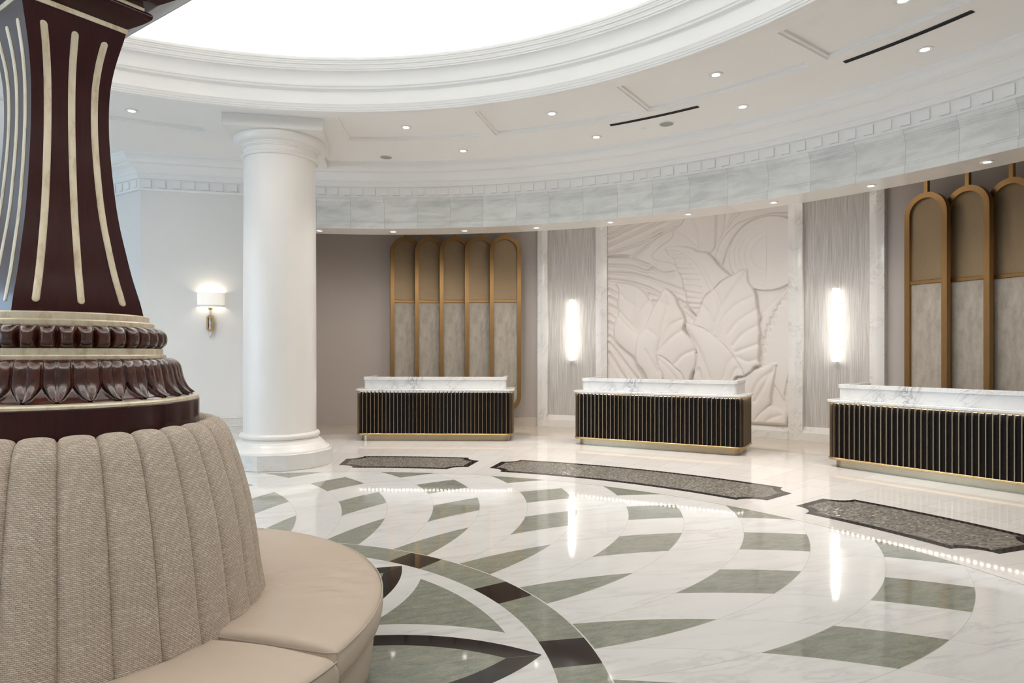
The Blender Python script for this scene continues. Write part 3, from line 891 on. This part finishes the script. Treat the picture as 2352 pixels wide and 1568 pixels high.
# ---------------------------------------------------------------- reception desks
def desk(label, c, rz):
    t = thing('reception_desk', label, 'desk', (*c, 0), R(rz))
    # local x along the front, y away from the visitor; kick plate front at y = 0
    MB().slab(rrect(-1.275, 1.275, 0, .70, .12), 0, .105).build('kick_plate', 'kick_bronze', t, smooth=40)
    MB().slab(rrect(-1.352, 1.352, -.082, .775, .16, 10), .10, .128, .004).build('bottom_trim', 'gold_trim', t, smooth=40)
    body = rrect(-1.31, 1.31, -.04, .735, .12, 10)
    MB().slab(body, .126, .84).build('body', 'dark_panel', t, smooth=40)
    # fins follow the front and both sides of the rounded body
    P = rrect(-1.31, 1.31, -.04, .735, .12, 24)
    L = [0.]
    for i in range(len(P)): L.append(L[-1] + hypot(P[(i + 1) % len(P)][0] - P[i][0], P[(i + 1) % len(P)][1] - P[i][1]))
    n = int(L[-1] / .0655); m = MB()
    for k in range(n):
        s = L[-1] * (k + .5) / n
        i = max(j for j in range(len(P)) if L[j] <= s); a, b = P[i], P[(i + 1) % len(P)]
        u = (s - L[i]) / (L[i + 1] - L[i]); x, y = a[0] + (b[0] - a[0]) * u, a[1] + (b[1] - a[1]) * u
        ex, ey = (b[0] - a[0]) / (L[i + 1] - L[i]), (b[1] - a[1]) / (L[i + 1] - L[i])
        if y > .73: continue
        q = [(x + ex * p + ey * d, y + ey * p - ex * d) for p, d in ((-.0045, -.004), (-.0045, .034), (.0045, .034), (.0045, -.004))]
        m.slab(q, .127, .836)
    m.build('fins', 'fin_bronze', t, smooth=0)
    m = MB().slab(rrect(-1.35, 1.35, -.08, .775, .16, 10), .836, .852, .003)
    m.build('top_trim', 'gold_trim', t, smooth=40)
    # light strip tucked under the overhang, shining down between the fins
    m = MB(); Q = rrect(-1.330, 1.330, -.060, .755, .14, 24)
    K = [0.]
    for i in range(len(Q)): K.append(K[-1] + hypot(Q[(i + 1) % len(Q)][0] - Q[i][0], Q[(i + 1) % len(Q)][1] - Q[i][1]))
    def at_(d):
        i = max(j for j in range(len(Q)) if K[j] <= d % K[-1]); a, b = Q[i], Q[(i + 1) % len(Q)]; u = (d % K[-1] - K[i]) / (K[i + 1] - K[i])
        e = ((b[0] - a[0]) / (K[i + 1] - K[i]), (b[1] - a[1]) / (K[i + 1] - K[i]))
        return (a[0] + (b[0] - a[0]) * u, a[1] + (b[1] - a[1]) * u), (-e[1], e[0])
    ng = int(K[-1] / .064)
    for g in range(ng):
        c0, c1 = (g + .14) * K[-1] / ng, (g + .86) * K[-1] / ng
        (p, n1), (q, n2) = at_(c0), at_(c1)
        if min(p[1], q[1]) > .74: continue
        m.add([(*p, .8355), (*q, .8355), (q[0] + n2[0] * .014, q[1] + n2[1] * .019, .8325), (p[0] + n1[0] * .019, p[1] + n1[1] * .019, .8325)], [(0, 1, 2, 3)])
    m.build('light_strip', 'led_glow', t, smooth=0)
    MB().slab(rrect(-1.368, 1.368, -.095, .79, .16, 12), .851, .885, .005).build('countertop', 'desk_marble', t, smooth=35)
    # U-shaped marble upstand with a cap
    for nm, z0, z1, g in (('upstand', .884, 1.04, 0), ('upstand_cap', 1.036, 1.088, .012)):
        x, y0, y1, w = 1.225 + g, .045 - g, .76 + g, .05 + 2 * g
        pa = [(x - .05, y0)] + [(x - .05 + .05 * cos(R(-90 + 90 * i / 5)), y0 + .05 + .05 * sin(R(-90 + 90 * i / 5))) for i in range(1, 6)]
        outer = [(-p[0], p[1]) for p in reversed(pa)]
        pl = [(-x, y1)] + outer + pa + [(x, y1), (x - w, y1), (x - w, y0 + w), (-x + w, y0 + w), (-x + w, y1)]
        MB().slab(pl, z0, z1, .003).build(nm, 'desk_marble', t, smooth=35)
    return t
desk('left reception desk with black ribbed front, standing beside the white column', (.635, 8.40), -1.6)
desk('middle reception desk with black ribbed front, in front of the leaf relief', (4.165, 7.372), -28.9)
desk('right reception desk with black ribbed front, in front of the right bronze arches', (6.945, 4.84), -55.3)

# ---------------------------------------------------------------- bronze arched panels
def stadium(w, z0, z1, n=20):
    r = w / 2
    p = [(r * cos(R(180 * i / n)), z1 - r + r * sin(R(180 * i / n))) for i in range(n + 1)]
    p += [(r * cos(R(180 + 180 * i / n)), z0 + r + r * sin(R(180 + 180 * i / n))) for i in range(n + 1)]
    return p
def xz_prism(m, poly, y0, y1):
    n = len(poly)
    m.add([(x, y0, z) for x, z in poly] + [(x, y1, z) for x, z in poly],
          [tuple(range(n)), tuple(reversed(range(n, 2 * n)))] + [(i, n + i, n + (i + 1) % n, (i + 1) % n) for i in range(n)])
    return m
def arch(az, twist, label, grp):
    t = thing('arched_panel', label, 'wall panel', pol(10.72, az, 0), R(az - 90 + twist), grp)
    Wd, fw, z0, z1, zc = .640, .080, .30, 3.89, 2.56
    o, i_ = stadium(Wd, z0, z1), stadium(Wd - 2 * fw, z0 + fw, z1 - fw)
    n = len(o); m = MB(); y0, y1 = -.045, .045
    m.add([(x, y0, z) for x, z in o] + [(x, y0, z) for x, z in i_] + [(x, y1, z) for x, z in i_] + [(x, y1, z) for x, z in o],
          [(a * n + k, a * n + (k + 1) % n, ((a + 1) % 4) * n + (k + 1) % n, ((a + 1) % 4) * n + k) for a in range(4) for k in range(n)])
    m.build('frame', 'brushed_bronze', t, smooth=30)
    MB().box(-Wd / 2 + fw - .005, Wd / 2 - fw + .005, -.025, .025, zc - .028, zc + .028, .004).build('crossbar', 'brushed_bronze', t, smooth=0)
    w = (Wd - 2 * fw) / 2 + .004; r = w
    up = [(w, zc)] + [(r * cos(R(180 * k / 20)), z1 - fw - r + .004 + r * sin(R(180 * k / 20))) for k in range(21)] + [(-w, zc)]
    xz_prism(MB(), up, .004, .014).build('mesh_infill', 'bronze_mesh', t, smooth=0)
    lo = [(-w, zc)] + [(r * cos(R(180 + 180 * k / 20)), z0 + fw + r - .004 + r * sin(R(180 + 180 * k / 20))) for k in range(21)] + [(w, zc)]
    xz_prism(MB(), lo, .002, .016).build('suede_infill', 'panel_suede', t, smooth=0)
    MB().box(-.028, .028, -.028, .028, z1 - .005, 4.47).build('hanging_rod', 'brushed_bronze', t, smooth=0)
    return t
ordn = ('leftmost', 'second from left', 'middle', 'fourth from left', 'rightmost')
for k, az in enumerate((91.22, 88.52, 85.78, 82.98, 80.20)):
    arch(az, 16., '%s of the five bronze arched panels behind the left reception desk' % ordn[k], 'arched panels behind the left desk')
for k, az in enumerate((40.52, 37.71, 34.91)):
    arch(az, -16., '%s bronze arched panel behind the right reception desk' % ('first, leftmost', 'second', 'third, cropped by the right edge,')[k], 'arched panels behind the right desk')

# ---------------------------------------------------------------- light tubes on the stone panels
def light_tube(az, label):
    t = thing('light_tube', label, 'wall light', pol(10.93, az, 1.965), R(az - 90))
    MB().lathe([(.001, -.475), (.062, -.475), (.066, -.468), (.066, .468), (.062, .475), (.001, .475)], 32).build('outer_tube', 'tube_glow', t, smooth=40)
    MB().lathe([(.001, -.615), (.046, -.615), (.046, .615), (.001, .615)], 32).build('inner_tube', 'tube_glow', t, smooth=40)
    for s in (-1, 1):
        MB().lathe([(.001, s * .612), (.050, s * .612), (.052, s * .625), (.050, s * .637), (.001, s * .637)], 32).build('end_cap', 'clear_cap', t, smooth=30)
        m = MB().box(-.085, .085, .058, .068, s * .36 - .006, s * .36 + .006); m.box(-.012, .012, .05, .095, s * .36 - .012, s * .36 + .012)
        m.build('bracket', 'gold_trim', t, smooth=0)
    return t
light_tube(73.14, 'glowing white light tube to the left of the leaf relief')
light_tube(47.79, 'glowing white light tube to the right of the leaf relief')

# ---------------------------------------------------------------- shaded wall lamp on the left pier
lamp = thing('wall_lamp', 'brass and marble wall lamp with half drum linen shade on grey wall', 'wall lamp', (-2.795, 7.553, 2.0), atan2(.229, .974))
def half_ellipse(a, b, n=24): return [(-a * cos(R(180 * i / n)), -b * sin(R(180 * i / n))) for i in range(n + 1)]
m = MB(); he = half_ellipse(.20, .125)
hb = len(he)
m.add([(x, y - .004, .225) for x, y in he] + [(x, y - .004, .45) for x, y in he], [(i, i + 1, hb + i + 1, hb + i) for i in range(hb - 1)])
m.build('lamp_shade', 'shade_linen', lamp, smooth=40)
m = MB(); m.add([(x * 1.006, y * 1.006 - .004, .226) for x, y in he] + [(x * 1.006, y * 1.006 - .004, .252) for x, y in he], [(i, i + 1, hb + i + 1, hb + i) for i in range(hb - 1)])
m.build('shade_hem', 'white_trim', lamp, smooth=40)
MB().lathe([(.001, .175), (.022, .175), (.032, .19), (.032, .215), (.027, .226), (.001, .226)], 20, c=(0, -.06)).build('socket_cup', 'gold_trim', lamp, smooth=40)
MB().lathe([(.001, -.275), (.008, -.27), (.022, -.215), (.022, .18), (.001, .18)], 16, c=(0, -.06)).build('marble_stem', 'desk_marble', lamp, smooth=40)
m = MB(); oc = [(-.052, -.13), (-.052, .06), (-.03, .09), (.03, .09), (.052, .06), (.052, -.13), (.03, -.16), (-.03, -.16)]; ic = [(x * .5, z * .78 - .008) for x, z in oc]
m.add([(x, -.085, z) for x, z in oc] + [(x, -.085, z) for x, z in ic] + [(x, -.035, z) for x, z in ic] + [(x, -.035, z) for x, z in oc],
      [(a * 8 + k, a * 8 + (k + 1) % 8, ((a + 1) % 4) * 8 + (k + 1) % 8, ((a + 1) % 4) * 8 + k) for a in range(4) for k in range(8)])
m.build('brass_link', 'gold_trim', lamp, smooth=0)
MB().box(-.025, .025, -.05, .0, -.09, .03).build('back_plate', 'gold_trim', lamp, smooth=0)
b = MB().lathe([(.001, .26), (.02, .27), (.028, .31), (.02, .345), (.001, .355)], 16, c=(0, -.06)).build('bulb', 'lens_glow', lamp, smooth=60)
n_ = (.229, -.974)
light('wall_lamp_light', 'POINT', (-2.795 + .06 * n_[0], 7.553 + .06 * n_[1], 2.36), 5, (1, .86, .68), shadow_soft_size=.05)

outlet = thing('power_outlet', 'white power outlet low on the grey wall above the marble baseboard', 'outlet', (-2.826, 7.545, .575), atan2(.229, .974))
MB().slab(rrect(-.036, .036, -.006, .0, .002, 2), -.058, .058).build('cover_plate', 'plastic_white', outlet, smooth=0)
for z in (-.022, .022): MB().box(-.016, .016, -.0075, -.0055, z - .014, z + .014).build('socket', 'white_trim', outlet, smooth=0)

# ---------------------------------------------------------------- downlights, speakers, vents
def downlight(r, a, z, watts, label, grp, size=.078, spot=R(105), aim=0., col=WARM):
    t = thing('downlight', label, 'ceiling light', pol(r, a, z), R(a), grp)
    MB().lathe([(size, .002), (size, -.006), (size * .82, -.009), (size * .74, -.007), (size * .52, -.0035)], 32).build('trim_ring', 'white_trim', t, smooth=40)
    MB().lathe([(.001, -.004), (size * .54, -.004)], 32).build('lens', 'lens_glow', t, smooth=0)
    d = bpy.data.lights.new('downlight_lamp', 'SPOT'); d.energy = watts; d.color = col; d.spot_size = spot; d.spot_blend = .85; d.shadow_soft_size = .045
    o = bpy.data.objects.new('downlight_lamp', d); COL.objects.link(o); o.location = pol(r, a, z - .02)
    o.rotation_euler = (R(-aim), 0, R(a + 90))
    return t
nth = ('nearest the white column', 'second from the white column', 'third from the white column', 'cut off at the top edge of the photo')
for k, (r, a) in enumerate(((6.11, 85.1), (6.10, 66.1), (6.09, 46.3), (6.08, 28.2))):
    downlight(r, a, ZC + .043, COFFER_W, 'recessed downlight in the ceiling coffer %s' % nth[k], 'downlights in the ceiling coffers', col=NEUTRAL)
for k, (r, a) in enumerate(((7.09, 80.0), (7.09, 63.7), (7.09, 47.5), (7.11, 31.4))):
    downlight(r, a, ZC - .001, COFFER_W, 'recessed downlight on the flat outer ceiling band, %s from the column' % ('first', 'second', 'third', 'fourth')[k], 'downlights on the outer ceiling band', spot=R(78), col=NEUTRAL)
downlight(6.18, 117.5, ZC + .043, COFFER_W, 'recessed downlight in the bluish ceiling between the dark pillar and the white column', 'downlights in the ceiling coffers', col=NEUTRAL)
what = ('just right of the white column', 'left of the bronze arches', 'above the fourth bronze arch', 'above the left light tube', 'above the left end of the leaf relief',
        'above the middle of the leaf relief', 'above the right end of the leaf relief', 'right of the right stone panel', 'above the right bronze arches')
for k in range(9):
    downlight(8.10, 98.65 - 8.52 * k, 3.519, SOFFIT_W, 'small downlight under the marble beam, %s' % what[k], 'downlights under the marble beam', .062, R(160), 18)
for r, a, lb in ((7.30, 89.85, 'round grey ceiling speaker nearest the white column'), (7.065, 55.53, 'round grey ceiling speaker beside the short black air vent')):
    t = thing('ceiling_speaker', lb, 'speaker', pol(r, a, ZC), 0, 'ceiling speakers')
    MB().lathe([(.001, -.006), (.088, -.006)], 32).build('grille', 'speaker_mesh', t, smooth=0)
    MB().lathe([(.105, .002), (.105, -.006), (.09, -.008), (.088, -.004)], 32).build('rim', 'white_trim', t, smooth=40)
t = thing('sprinkler', 'tiny white sprinkler cap on the ceiling beside the round speaker', 'sprinkler', pol(7.073, 58.16, ZC))
MB().lathe([(.001, -.008), (.028, -.008), (.034, -.002), (.034, .002)], 20).build('cap', 'white_trim', t, smooth=40)
for a0, a1, lb in ((50.85, 60.93, 'thin curved black air vent slot beside the ceiling speaker'), (26.2, 36.36, 'wide curved black air vent slot at the upper right of the ceiling')):
    t = thing('air_vent', lb, 'air vent', (0, 0, 0), 0, 'ceiling air vents')
    MB().lathe([(6.692, ZC - .001), (6.692, ZC - .008), (6.752, ZC - .008), (6.752, ZC - .001)], 30, a0, a1, closed_prof=True, caps=True).build('frame', 'vent_black', t, smooth=0)
    for rr in (6.712, 6.732): MB().lathe([(rr - .003, ZC - .008), (rr - .003, ZC - .012), (rr + .003, ZC - .012), (rr + .003, ZC - .008)], 30, a0, a1, closed_prof=True, caps=True).build('blade', 'vent_black', t, smooth=0)

# ---------------------------------------------------------------- carved leaf relief
# outlines in metres: (distance along the wall from the axis, height)
RL={
'sun_c':[(1.34,3.27),(0.65,3.33),(1.34,3.93),(1.34,2.61),(1.31,3.27),(1.05,3.26),(0.93,3.27),(0.83,3.28),(0.74,3.28)],
'top':[(-0.83,3.4),(-0.65,3.57),(-0.44,3.71),(-0.38,3.87),(-0.24,3.98),(-0.14,4.17),(0.01,4.28),(0.38,4.24),(0.41,3.92),(0.41,3.67),(0.38,3.42),(0.23,3.34),(0.11,3.37),(-0.34,3.18),(-0.44,3.21),(-0.75,3.29)],
'topvein1':[(0.11,3.47),(0.09,3.8),(-0.01,4.06)],
'topvein2':[(0.11,3.5),(0.23,3.66),(0.41,3.79)],
'topvein3':[(0.04,3.55),(-0.14,3.74),(-0.29,3.83)],
'stem':[(0.38,3.3),(0.45,3.49),(0.55,3.66),(0.72,3.83),(0.88,3.91),(1.21,3.97),(1.44,3.99),(1.71,3.95),(1.71,3.86),(1.3,3.91),(1.03,3.87),(0.81,3.7),(0.65,3.45),(0.57,3.21),(0.51,3.09)],
'stalk':[(0.41,4.24),(0.57,4.22),(0.56,3.75),(0.45,3.52),(0.41,3.42)],
'stalk2':[(0.57,3.73),(0.65,3.99),(0.88,4.18),(1.03,4.16),(0.74,3.95),(0.62,3.77)],
'A':[(-0.54,3.52),(-0.44,3.55),(-0.19,3.53),(-0.01,3.48),(0.09,3.41),(0.23,3.39),(0.36,3.28),(0.48,3.12),(0.67,2.94),(0.74,2.86),(0.6,2.57),(0.36,2.19),(0.16,2.12),(0.05,2.2),(-0.04,2.3),(-0.14,2.48),(-0.15,2.61),(-0.21,2.76),(-0.24,2.94),(-0.33,3.1),(-0.37,3.25),(-0.49,3.39)],
'Amid':[(-0.49,3.49),(-0.24,3.45),(-0.01,3.28),(0.16,3.07),(0.28,2.84),(0.38,2.63)],
'Av':[[(-0.42,3.38),(-0.24,3.4)],[(-0.38,3.29),(-0.14,3.29)],[(-0.34,3.2),(-0.04,3.18)],[(-0.3,3.1),(0.01,3.08)],[(-0.26,2.99),(0.11,2.95)],[(-0.23,2.89),(0.11,2.85)],[(-0.21,2.79),(0.14,2.72)],[(-0.18,2.66),(0.16,2.59)],[(-0.14,2.54),(0.16,2.5)],[(-0.09,2.43),(0.16,2.4)],[(-0.01,2.33),(0.16,2.31)]],
'D':[(-1.54,2.91),(-1.33,2.89),(-1.09,2.81),(-0.93,2.68),(-0.83,2.53),(-0.75,2.4),(-0.7,1.96),(-0.7,1.32),(-0.86,1.06),(-1.06,1.29),(-1.1,1.37),(-1.33,1.55),(-1.52,1.74),(-1.56,1.89),(-1.54,2.11),(-1.47,2.29),(-1.49,2.5),(-1.46,2.71)],
'Dmid':[(-1.17,2.81),(-1.16,2.49),(-1.12,2.18),(-1.08,1.91)],
'Dv':[[(-1.11,1.97),(-1.28,2.15),(-1.43,2.31)],[(-1.05,1.99),(-0.99,2.33),(-0.84,2.53)],[(-1.14,2.44),(-1.28,2.52),(-1.41,2.66)],[(-1.09,1.86),(-1.28,2.02),(-1.47,2.24)]],
'E':[(-0.52,2.75),(-0.42,2.67),(-0.32,2.54),(-0.28,2.41),(-0.19,2.26),(-0.15,2.08),(-0.18,1.93),(-0.04,1.77),(0.04,1.6),(0.07,1.4),(0.04,1.22),(-0.04,1.03),(-0.14,0.44),(-0.62,0.42),(-0.93,1.11),(-1.09,1.31),(-1.1,1.63),(-1.06,1.81),(-0.91,2.04),(-0.78,2.35),(-0.65,2.55),(-0.6,2.68)],
'Emid':[(-0.52,2.57),(-0.49,2.32),(-0.57,2.04),(-0.62,1.75),(-0.67,1.45)],
'Ev':[[(-0.62,1.7),(-0.44,2.01),(-0.21,2.13)],[(-0.65,1.55),(-0.39,1.8),(-0.16,1.95)],[(-0.34,1.29),(-0.16,1.47),(0.04,1.55)],[(-0.7,1.83),(-0.86,1.96)],[(-0.49,2.42),(-0.65,2.5)],[(-0.91,1.55),(-0.67,1.14)]],
'C':[(-0.15,2.07),(-0.01,2.04),(0.21,1.95),(0.43,1.79),(0.62,1.6),(0.79,1.38),(0.94,1.1),(1.03,0.49),(-0.11,0.44),(-0.01,1.03),(0.07,1.4),(0.04,1.6),(-0.04,1.77),(-0.14,1.93)],
'Cv':[[(-0.14,1.98),(0.11,1.57),(0.33,1.03)],[(0.57,1.03),(0.65,1.3),(0.74,1.42)],[(0.72,1.04),(0.79,1.21),(0.86,1.23)],[(-0.01,1.02),(0.06,1.15)],[(0.16,1.02),(0.11,1.2)]],
'B':[(0.99,3.01),(1.01,2.79),(1.1,2.65),(1.14,2.5),(1.16,2.31),(1.2,2.16),(1.19,2.02),(1.21,1.85),(1.19,1.69),(1.2,1.57),(1.18,1.38),(1.2,1.28),(1.1,1.23),(1.0,0.99),(0.88,0.97),(0.5,1.57),(-0.01,1.95),(-0.01,2.05),(0.09,2.25),(0.21,2.54),(0.38,2.68),(0.53,2.82),(0.74,2.93),(0.88,3.01)],
'Bmid':[(0.97,2.97),(0.77,2.69),(0.57,2.4),(0.43,2.11),(0.36,1.89)],
'Bv':[[(0.48,1.79),(0.55,2.11),(0.79,2.37),(1.07,2.5)],[(0.65,1.84),(0.84,2.08),(1.16,2.28)],[(0.74,1.64),(0.93,1.86),(1.19,2.0)],[(0.79,1.52),(0.98,1.59),(1.19,1.66)],[(0.36,2.07),(0.31,2.24),(0.16,2.4)],[(0.5,2.33),(0.48,2.48),(0.41,2.63)],[(0.84,1.42),(1.0,1.35),(1.19,1.4)]],
'F':[(-0.69,1.45),(-0.6,1.45),(-0.44,1.34),(-0.32,1.22),(-0.16,1.03),(-0.09,0.44),(-0.54,0.42),(-0.57,1.02),(-0.65,1.21)],
'Fv':[[(-0.65,1.39),(-0.44,1.19),(-0.26,0.96)]],
'G':[(1.75,2.7),(1.66,2.64),(1.55,2.53),(1.37,2.35),(1.23,2.21),(1.16,1.93),(1.18,1.35),(1.28,1.24),(1.39,0.98),(1.75,0.39),(1.75,2.7)],
'Gs':[(1.67,2.57),(1.63,2.52),(1.61,2.43),(1.55,2.43),(1.55,2.36),(1.5,2.34),(1.5,2.25),(1.44,2.23),(1.44,2.12),(1.38,2.11),(1.39,1.99),(1.33,1.99),(1.35,1.89),(1.3,1.88),(1.31,1.77),(1.26,1.75),(1.28,1.64),(1.23,1.62),(1.26,1.51),(1.21,1.47),(1.22,1.36)],
'H':[(0.94,1.09),(1.12,1.21),(1.3,1.27),(1.42,1.33),(1.5,1.31),(1.48,1.22),(1.42,0.91),(1.39,0.74),(1.37,0.58),(1.16,0.35),(0.98,0.01),(0.74,-0.01),(0.74,0.96)],
'Hv':[[(1.03,0.68),(1.19,1.0),(1.39,1.17)],[(1.12,0.64),(1.28,0.93),(1.44,1.26)]],
'I':[(1.37,0.57),(1.64,0.45),(1.64,0.2),(1.44,0.04),(0.98,0.01),(1.16,0.37)],
'Iv':[[(1.21,0.14),(1.35,0.32),(1.55,0.41)]],
'J':[(1.75,1.34),(1.71,1.27),(1.64,0.99),(1.6,0.71),(1.66,0.38),(1.75,0.25)],
'Jv':[[(1.62,1.01),(1.71,0.92)],[(1.61,0.89),(1.71,0.8)],[(1.6,0.78),(1.71,0.69)],[(1.63,0.66),(1.71,0.57)]],
'frond':[[(-1.65,3.88),(-1.28,4.04),(-0.93,4.15)],[(-1.65,3.79),(-1.14,4.01),(-0.7,4.12)],[(-1.65,3.65),(-1.14,3.85),(-0.57,4.06)],[(-1.65,3.5),(-1.33,3.57),(-0.93,3.68),(-0.62,3.81)],[(-1.65,3.43),(-1.2,3.42),(-0.93,3.55),(-0.7,3.76),(-0.34,3.91)],[(-1.65,3.42),(-1.28,3.39),(-1.01,3.27),(-0.79,3.18)],[(-1.65,3.25),(-1.2,3.2),(-0.93,3.09),(-0.79,3.13)],[(-1.65,3.1),(-1.14,3.04),(-0.7,2.89),(-0.19,2.69)],[(-1.65,2.96),(-1.28,2.9),(-0.88,2.77),(-0.62,2.63)],[(-0.78,3.15),(-0.6,3.04),(-0.39,3.05)],[(-1.65,2.77),(-1.49,2.66)],[(-1.65,2.61),(-1.52,2.53)],[(-1.65,2.45),(-1.52,2.38)],[(-1.65,2.27),(-1.54,2.18)],[(-0.86,2.64),(-0.62,2.58)],[(-0.78,2.5),(-0.67,2.48)],[(-0.29,2.51),(-0.11,2.38),(0.05,2.2)],[(-0.14,2.36),(-0.01,2.25)],[(-1.65,2.11),(-1.56,2.05)]],
'low':[[(-1.65,1.84),(-1.38,1.58),(-1.12,1.31),(-0.93,1.0)],[(-1.65,1.71),(-1.41,1.39),(-1.06,0.95)],[(-1.65,1.5),(-1.46,1.18),(-1.3,0.95)]],
}
gu = np.arange(-1.68, 1.725, .0105); gz = np.arange(.212, 4.44, .0105)
U, Z = np.meshgrid(gu, gz); NZ, NU = U.shape
def seg_dist(P, closed):
    d = np.full(U.shape, 9.); n = len(P)
    for i in range(n if closed else n - 1):
        (x0, y0), (x1, y1) = P[i], P[(i + 1) % n]; ex, ey = x1 - x0, y1 - y0
        t = np.clip(((U - x0) * ex + (Z - y0) * ey) / (ex * ex + ey * ey + 1e-9), 0, 1)
        d = np.minimum(d, np.hypot(U - x0 - t * ex, Z - y0 - t * ey))
    return d
def inside(P):
    c = np.zeros(U.shape, bool); n = len(P)
    for i in range(n):
        (x0, y0), (x1, y1) = P[i], P[(i + 1) % n]
        if y0 == y1: continue
        c ^= ((y0 > Z) != (y1 > Z)) & (U < (x1 - x0) * (Z - y0) / (y1 - y0) + x0)
    return c
def smoothc(P):
    q = curve_pts(list(P) + [P[0]], 4); return q[:-1]
H = np.full(U.shape, .018); OWN = np.zeros(U.shape, int)
def groove(pts, depth, w, sel=None, raw=False, ridge=False):
    d = seg_dist(pts if raw else curve_pts(pts, 5), False)
    # a cut with a soft swelling on one side, like carved plaster
    g = -depth * np.exp(-(d / w) ** 2) + (depth * .5 * np.exp(-((d - 2.2 * w) / (1.3 * w)) ** 2) if ridge else - depth * .45 * np.exp(-(d / (2.6 * w)) ** 2))
    H[...] = H + (g if sel is None else np.where(sel, g, 0))
for fr in RL['frond']: groove(fr, .034, .024, ridge=True)
for fr in RL['low']: groove(fr, .030, .026, ridge=True)
names = ['background']
def leaf(name, key, base, bulge, w=.10, mid=None, veins=(), vd=.012, smooth=True, lean=(0, 0), vw=.030):
    P = smoothc(RL[key]) if smooth else RL[key]
    ins = inside(P); d = seg_dist(P, True)
    h = base + bulge * np.sqrt(np.clip(1 - (1 - np.clip(d / (w * 2.2), 0, 1)) ** 2, 0, 1)) + .030 * np.clip(d / .025, 0, 1) - .03
    h = h + lean[0] * (U - np.mean([p[0] for p in P])) + lean[1] * (Z - np.mean([p[1] for p in P]))
    H[ins] = np.maximum(h, H * 0 + .004)[ins]; OWN[ins] = len(names); names.append(name)
    if mid: groove(RL[mid], vd * 1.25, .022 if not smooth else .034, ins, not smooth)
    for v in veins: groove(v, vd, vw, ins)
leaf('leaf', 'top', .03, .035, .16, 'topvein1', (RL['topvein2'], RL['topvein3']))
leaf('stalk', 'stalk', .02, .02, .05); leaf('stalk', 'stalk2', .03, .02, .06)
leaf('stem', 'stem', .03, .035, .09)
c0, e0, e1 = RL['sun_c'][0], RL['sun_c'][1], RL['sun_c'][2]
ru, rz_ = abs(c0[0] - e0[0]), (RL['sun_c'][2][1] - RL['sun_c'][3][1]) / 2
cz0 = (RL['sun_c'][2][1] + RL['sun_c'][3][1]) / 2
rr_ = np.hypot((U - c0[0]) / ru, (Z - cz0) / rz_)
sun = rr_ < 1; hs = np.full(U.shape, .086); half = U < RL['sun_c'][4][0]
for q, lim in enumerate((.86, .74, .60, .44)): hs = np.where(half & (rr_ < lim), .086 - .011 * (q + 1), hs)
hs = np.where(~half & sun, .086, hs)
H[sun] = hs[sun]; OWN[sun] = len(names); names.append('sun_disc')
leaf('leaf', 'G', .028, .02, .2, 'Gs', (), .024, False)
leaf('leaf', 'J', .03, .02, .06, None, RL['Jv'], .012)
leaf('leaf', 'A', .078, .05, .13, 'Amid', RL['Av'], .021, lean=(.03, 0), vw=.021)
leaf('leaf', 'D', .055, .05, .15, 'Dmid', RL['Dv'], .014)
leaf('leaf', 'B', .115, .045, .2, 'Bmid', RL['Bv'], .016, lean=(.02, 0))
leaf('leaf', 'C', .115, .045, .16, None, RL['Cv'], .014, lean=(.03, .01))
leaf('leaf', 'E', .122, .05, .16, 'Emid', RL['Ev'], .017)
leaf('leaf', 'F', .14, .04, .06, None, RL['Fv'], .012)
leaf('leaf', 'H', .07, .05, .14, None, RL['Hv'], .018)
leaf('leaf', 'I', .085, .045, .1, None, RL['Iv'], .015)
H = np.minimum(np.clip(H, -.03, .24), .085 + 3. * np.minimum(gu[-1] - U, U - gu[0]))
H = np.minimum(H, .004 + 2. * (Z - gz[0]))
K = H
for _ in range(1):
    K = (K * 2 + np.roll(K, 1, 0) + np.roll(K, -1, 0) + np.roll(K, 1, 1) + np.roll(K, -1, 1)) / 6
    K[0], K[-1], K[:, 0], K[:, -1] = H[0], H[-1], H[:, 0], H[:, -1]
H = K
relief = thing('leaf_relief', 'large white plaster relief of tropical leaves and a sun disc behind the middle desk', 'wall relief')
rad = RW - .035 - H; an = R(60.575) - U / 10.95
VX = np.stack([rad * np.cos(an), rad * np.sin(an), Z], -1).reshape(-1, 3)
own_f = OWN[:-1, :-1]
jj, ii = np.mgrid[0:NZ - 1, 0:NU - 1]; q0 = jj * NU + ii
quads = np.stack([q0, q0 + 1, q0 + NU + 1, q0 + NU], -1)
for k, nm in enumerate(names):
    Q = quads[own_f == k]
    if len(Q) < 20: continue
    used, inv = np.unique(Q, return_inverse=True)
    m = MB(); m.v = [tuple(p) for p in VX[used].tolist()]; m.f = [tuple(x) for x in inv.reshape(-1, 4).tolist()]; m.mi = [0] * len(m.f)
    m.build(nm, 'plaster_relief', relief, smooth=75, fix=False)

# added unseen light bar behind the marble beam, brightens upper relief and stone panels
t = thing('added_wash_light', 'added white light bar on the alcove ceiling, unseen behind the marble beam, brightening the relief', 'ceiling light')
MB().lathe([(9.26, 4.469), (9.26, 4.42), (9.34, 4.42), (9.34, 4.469)], 30, 45, 76, closed_prof=True, caps=True).build('added_housing', 'white_trim', t, smooth=0)
for k in range(4):
    a = 49 + 7.7 * k
    light('added_wash_fill', 'AREA', pol(9.32, a, 4.41), ADDED_WASH_W, WARM, (R(-40), 0, R(a + 90)), shape='RECTANGLE', size=1.1, size_y=.06)
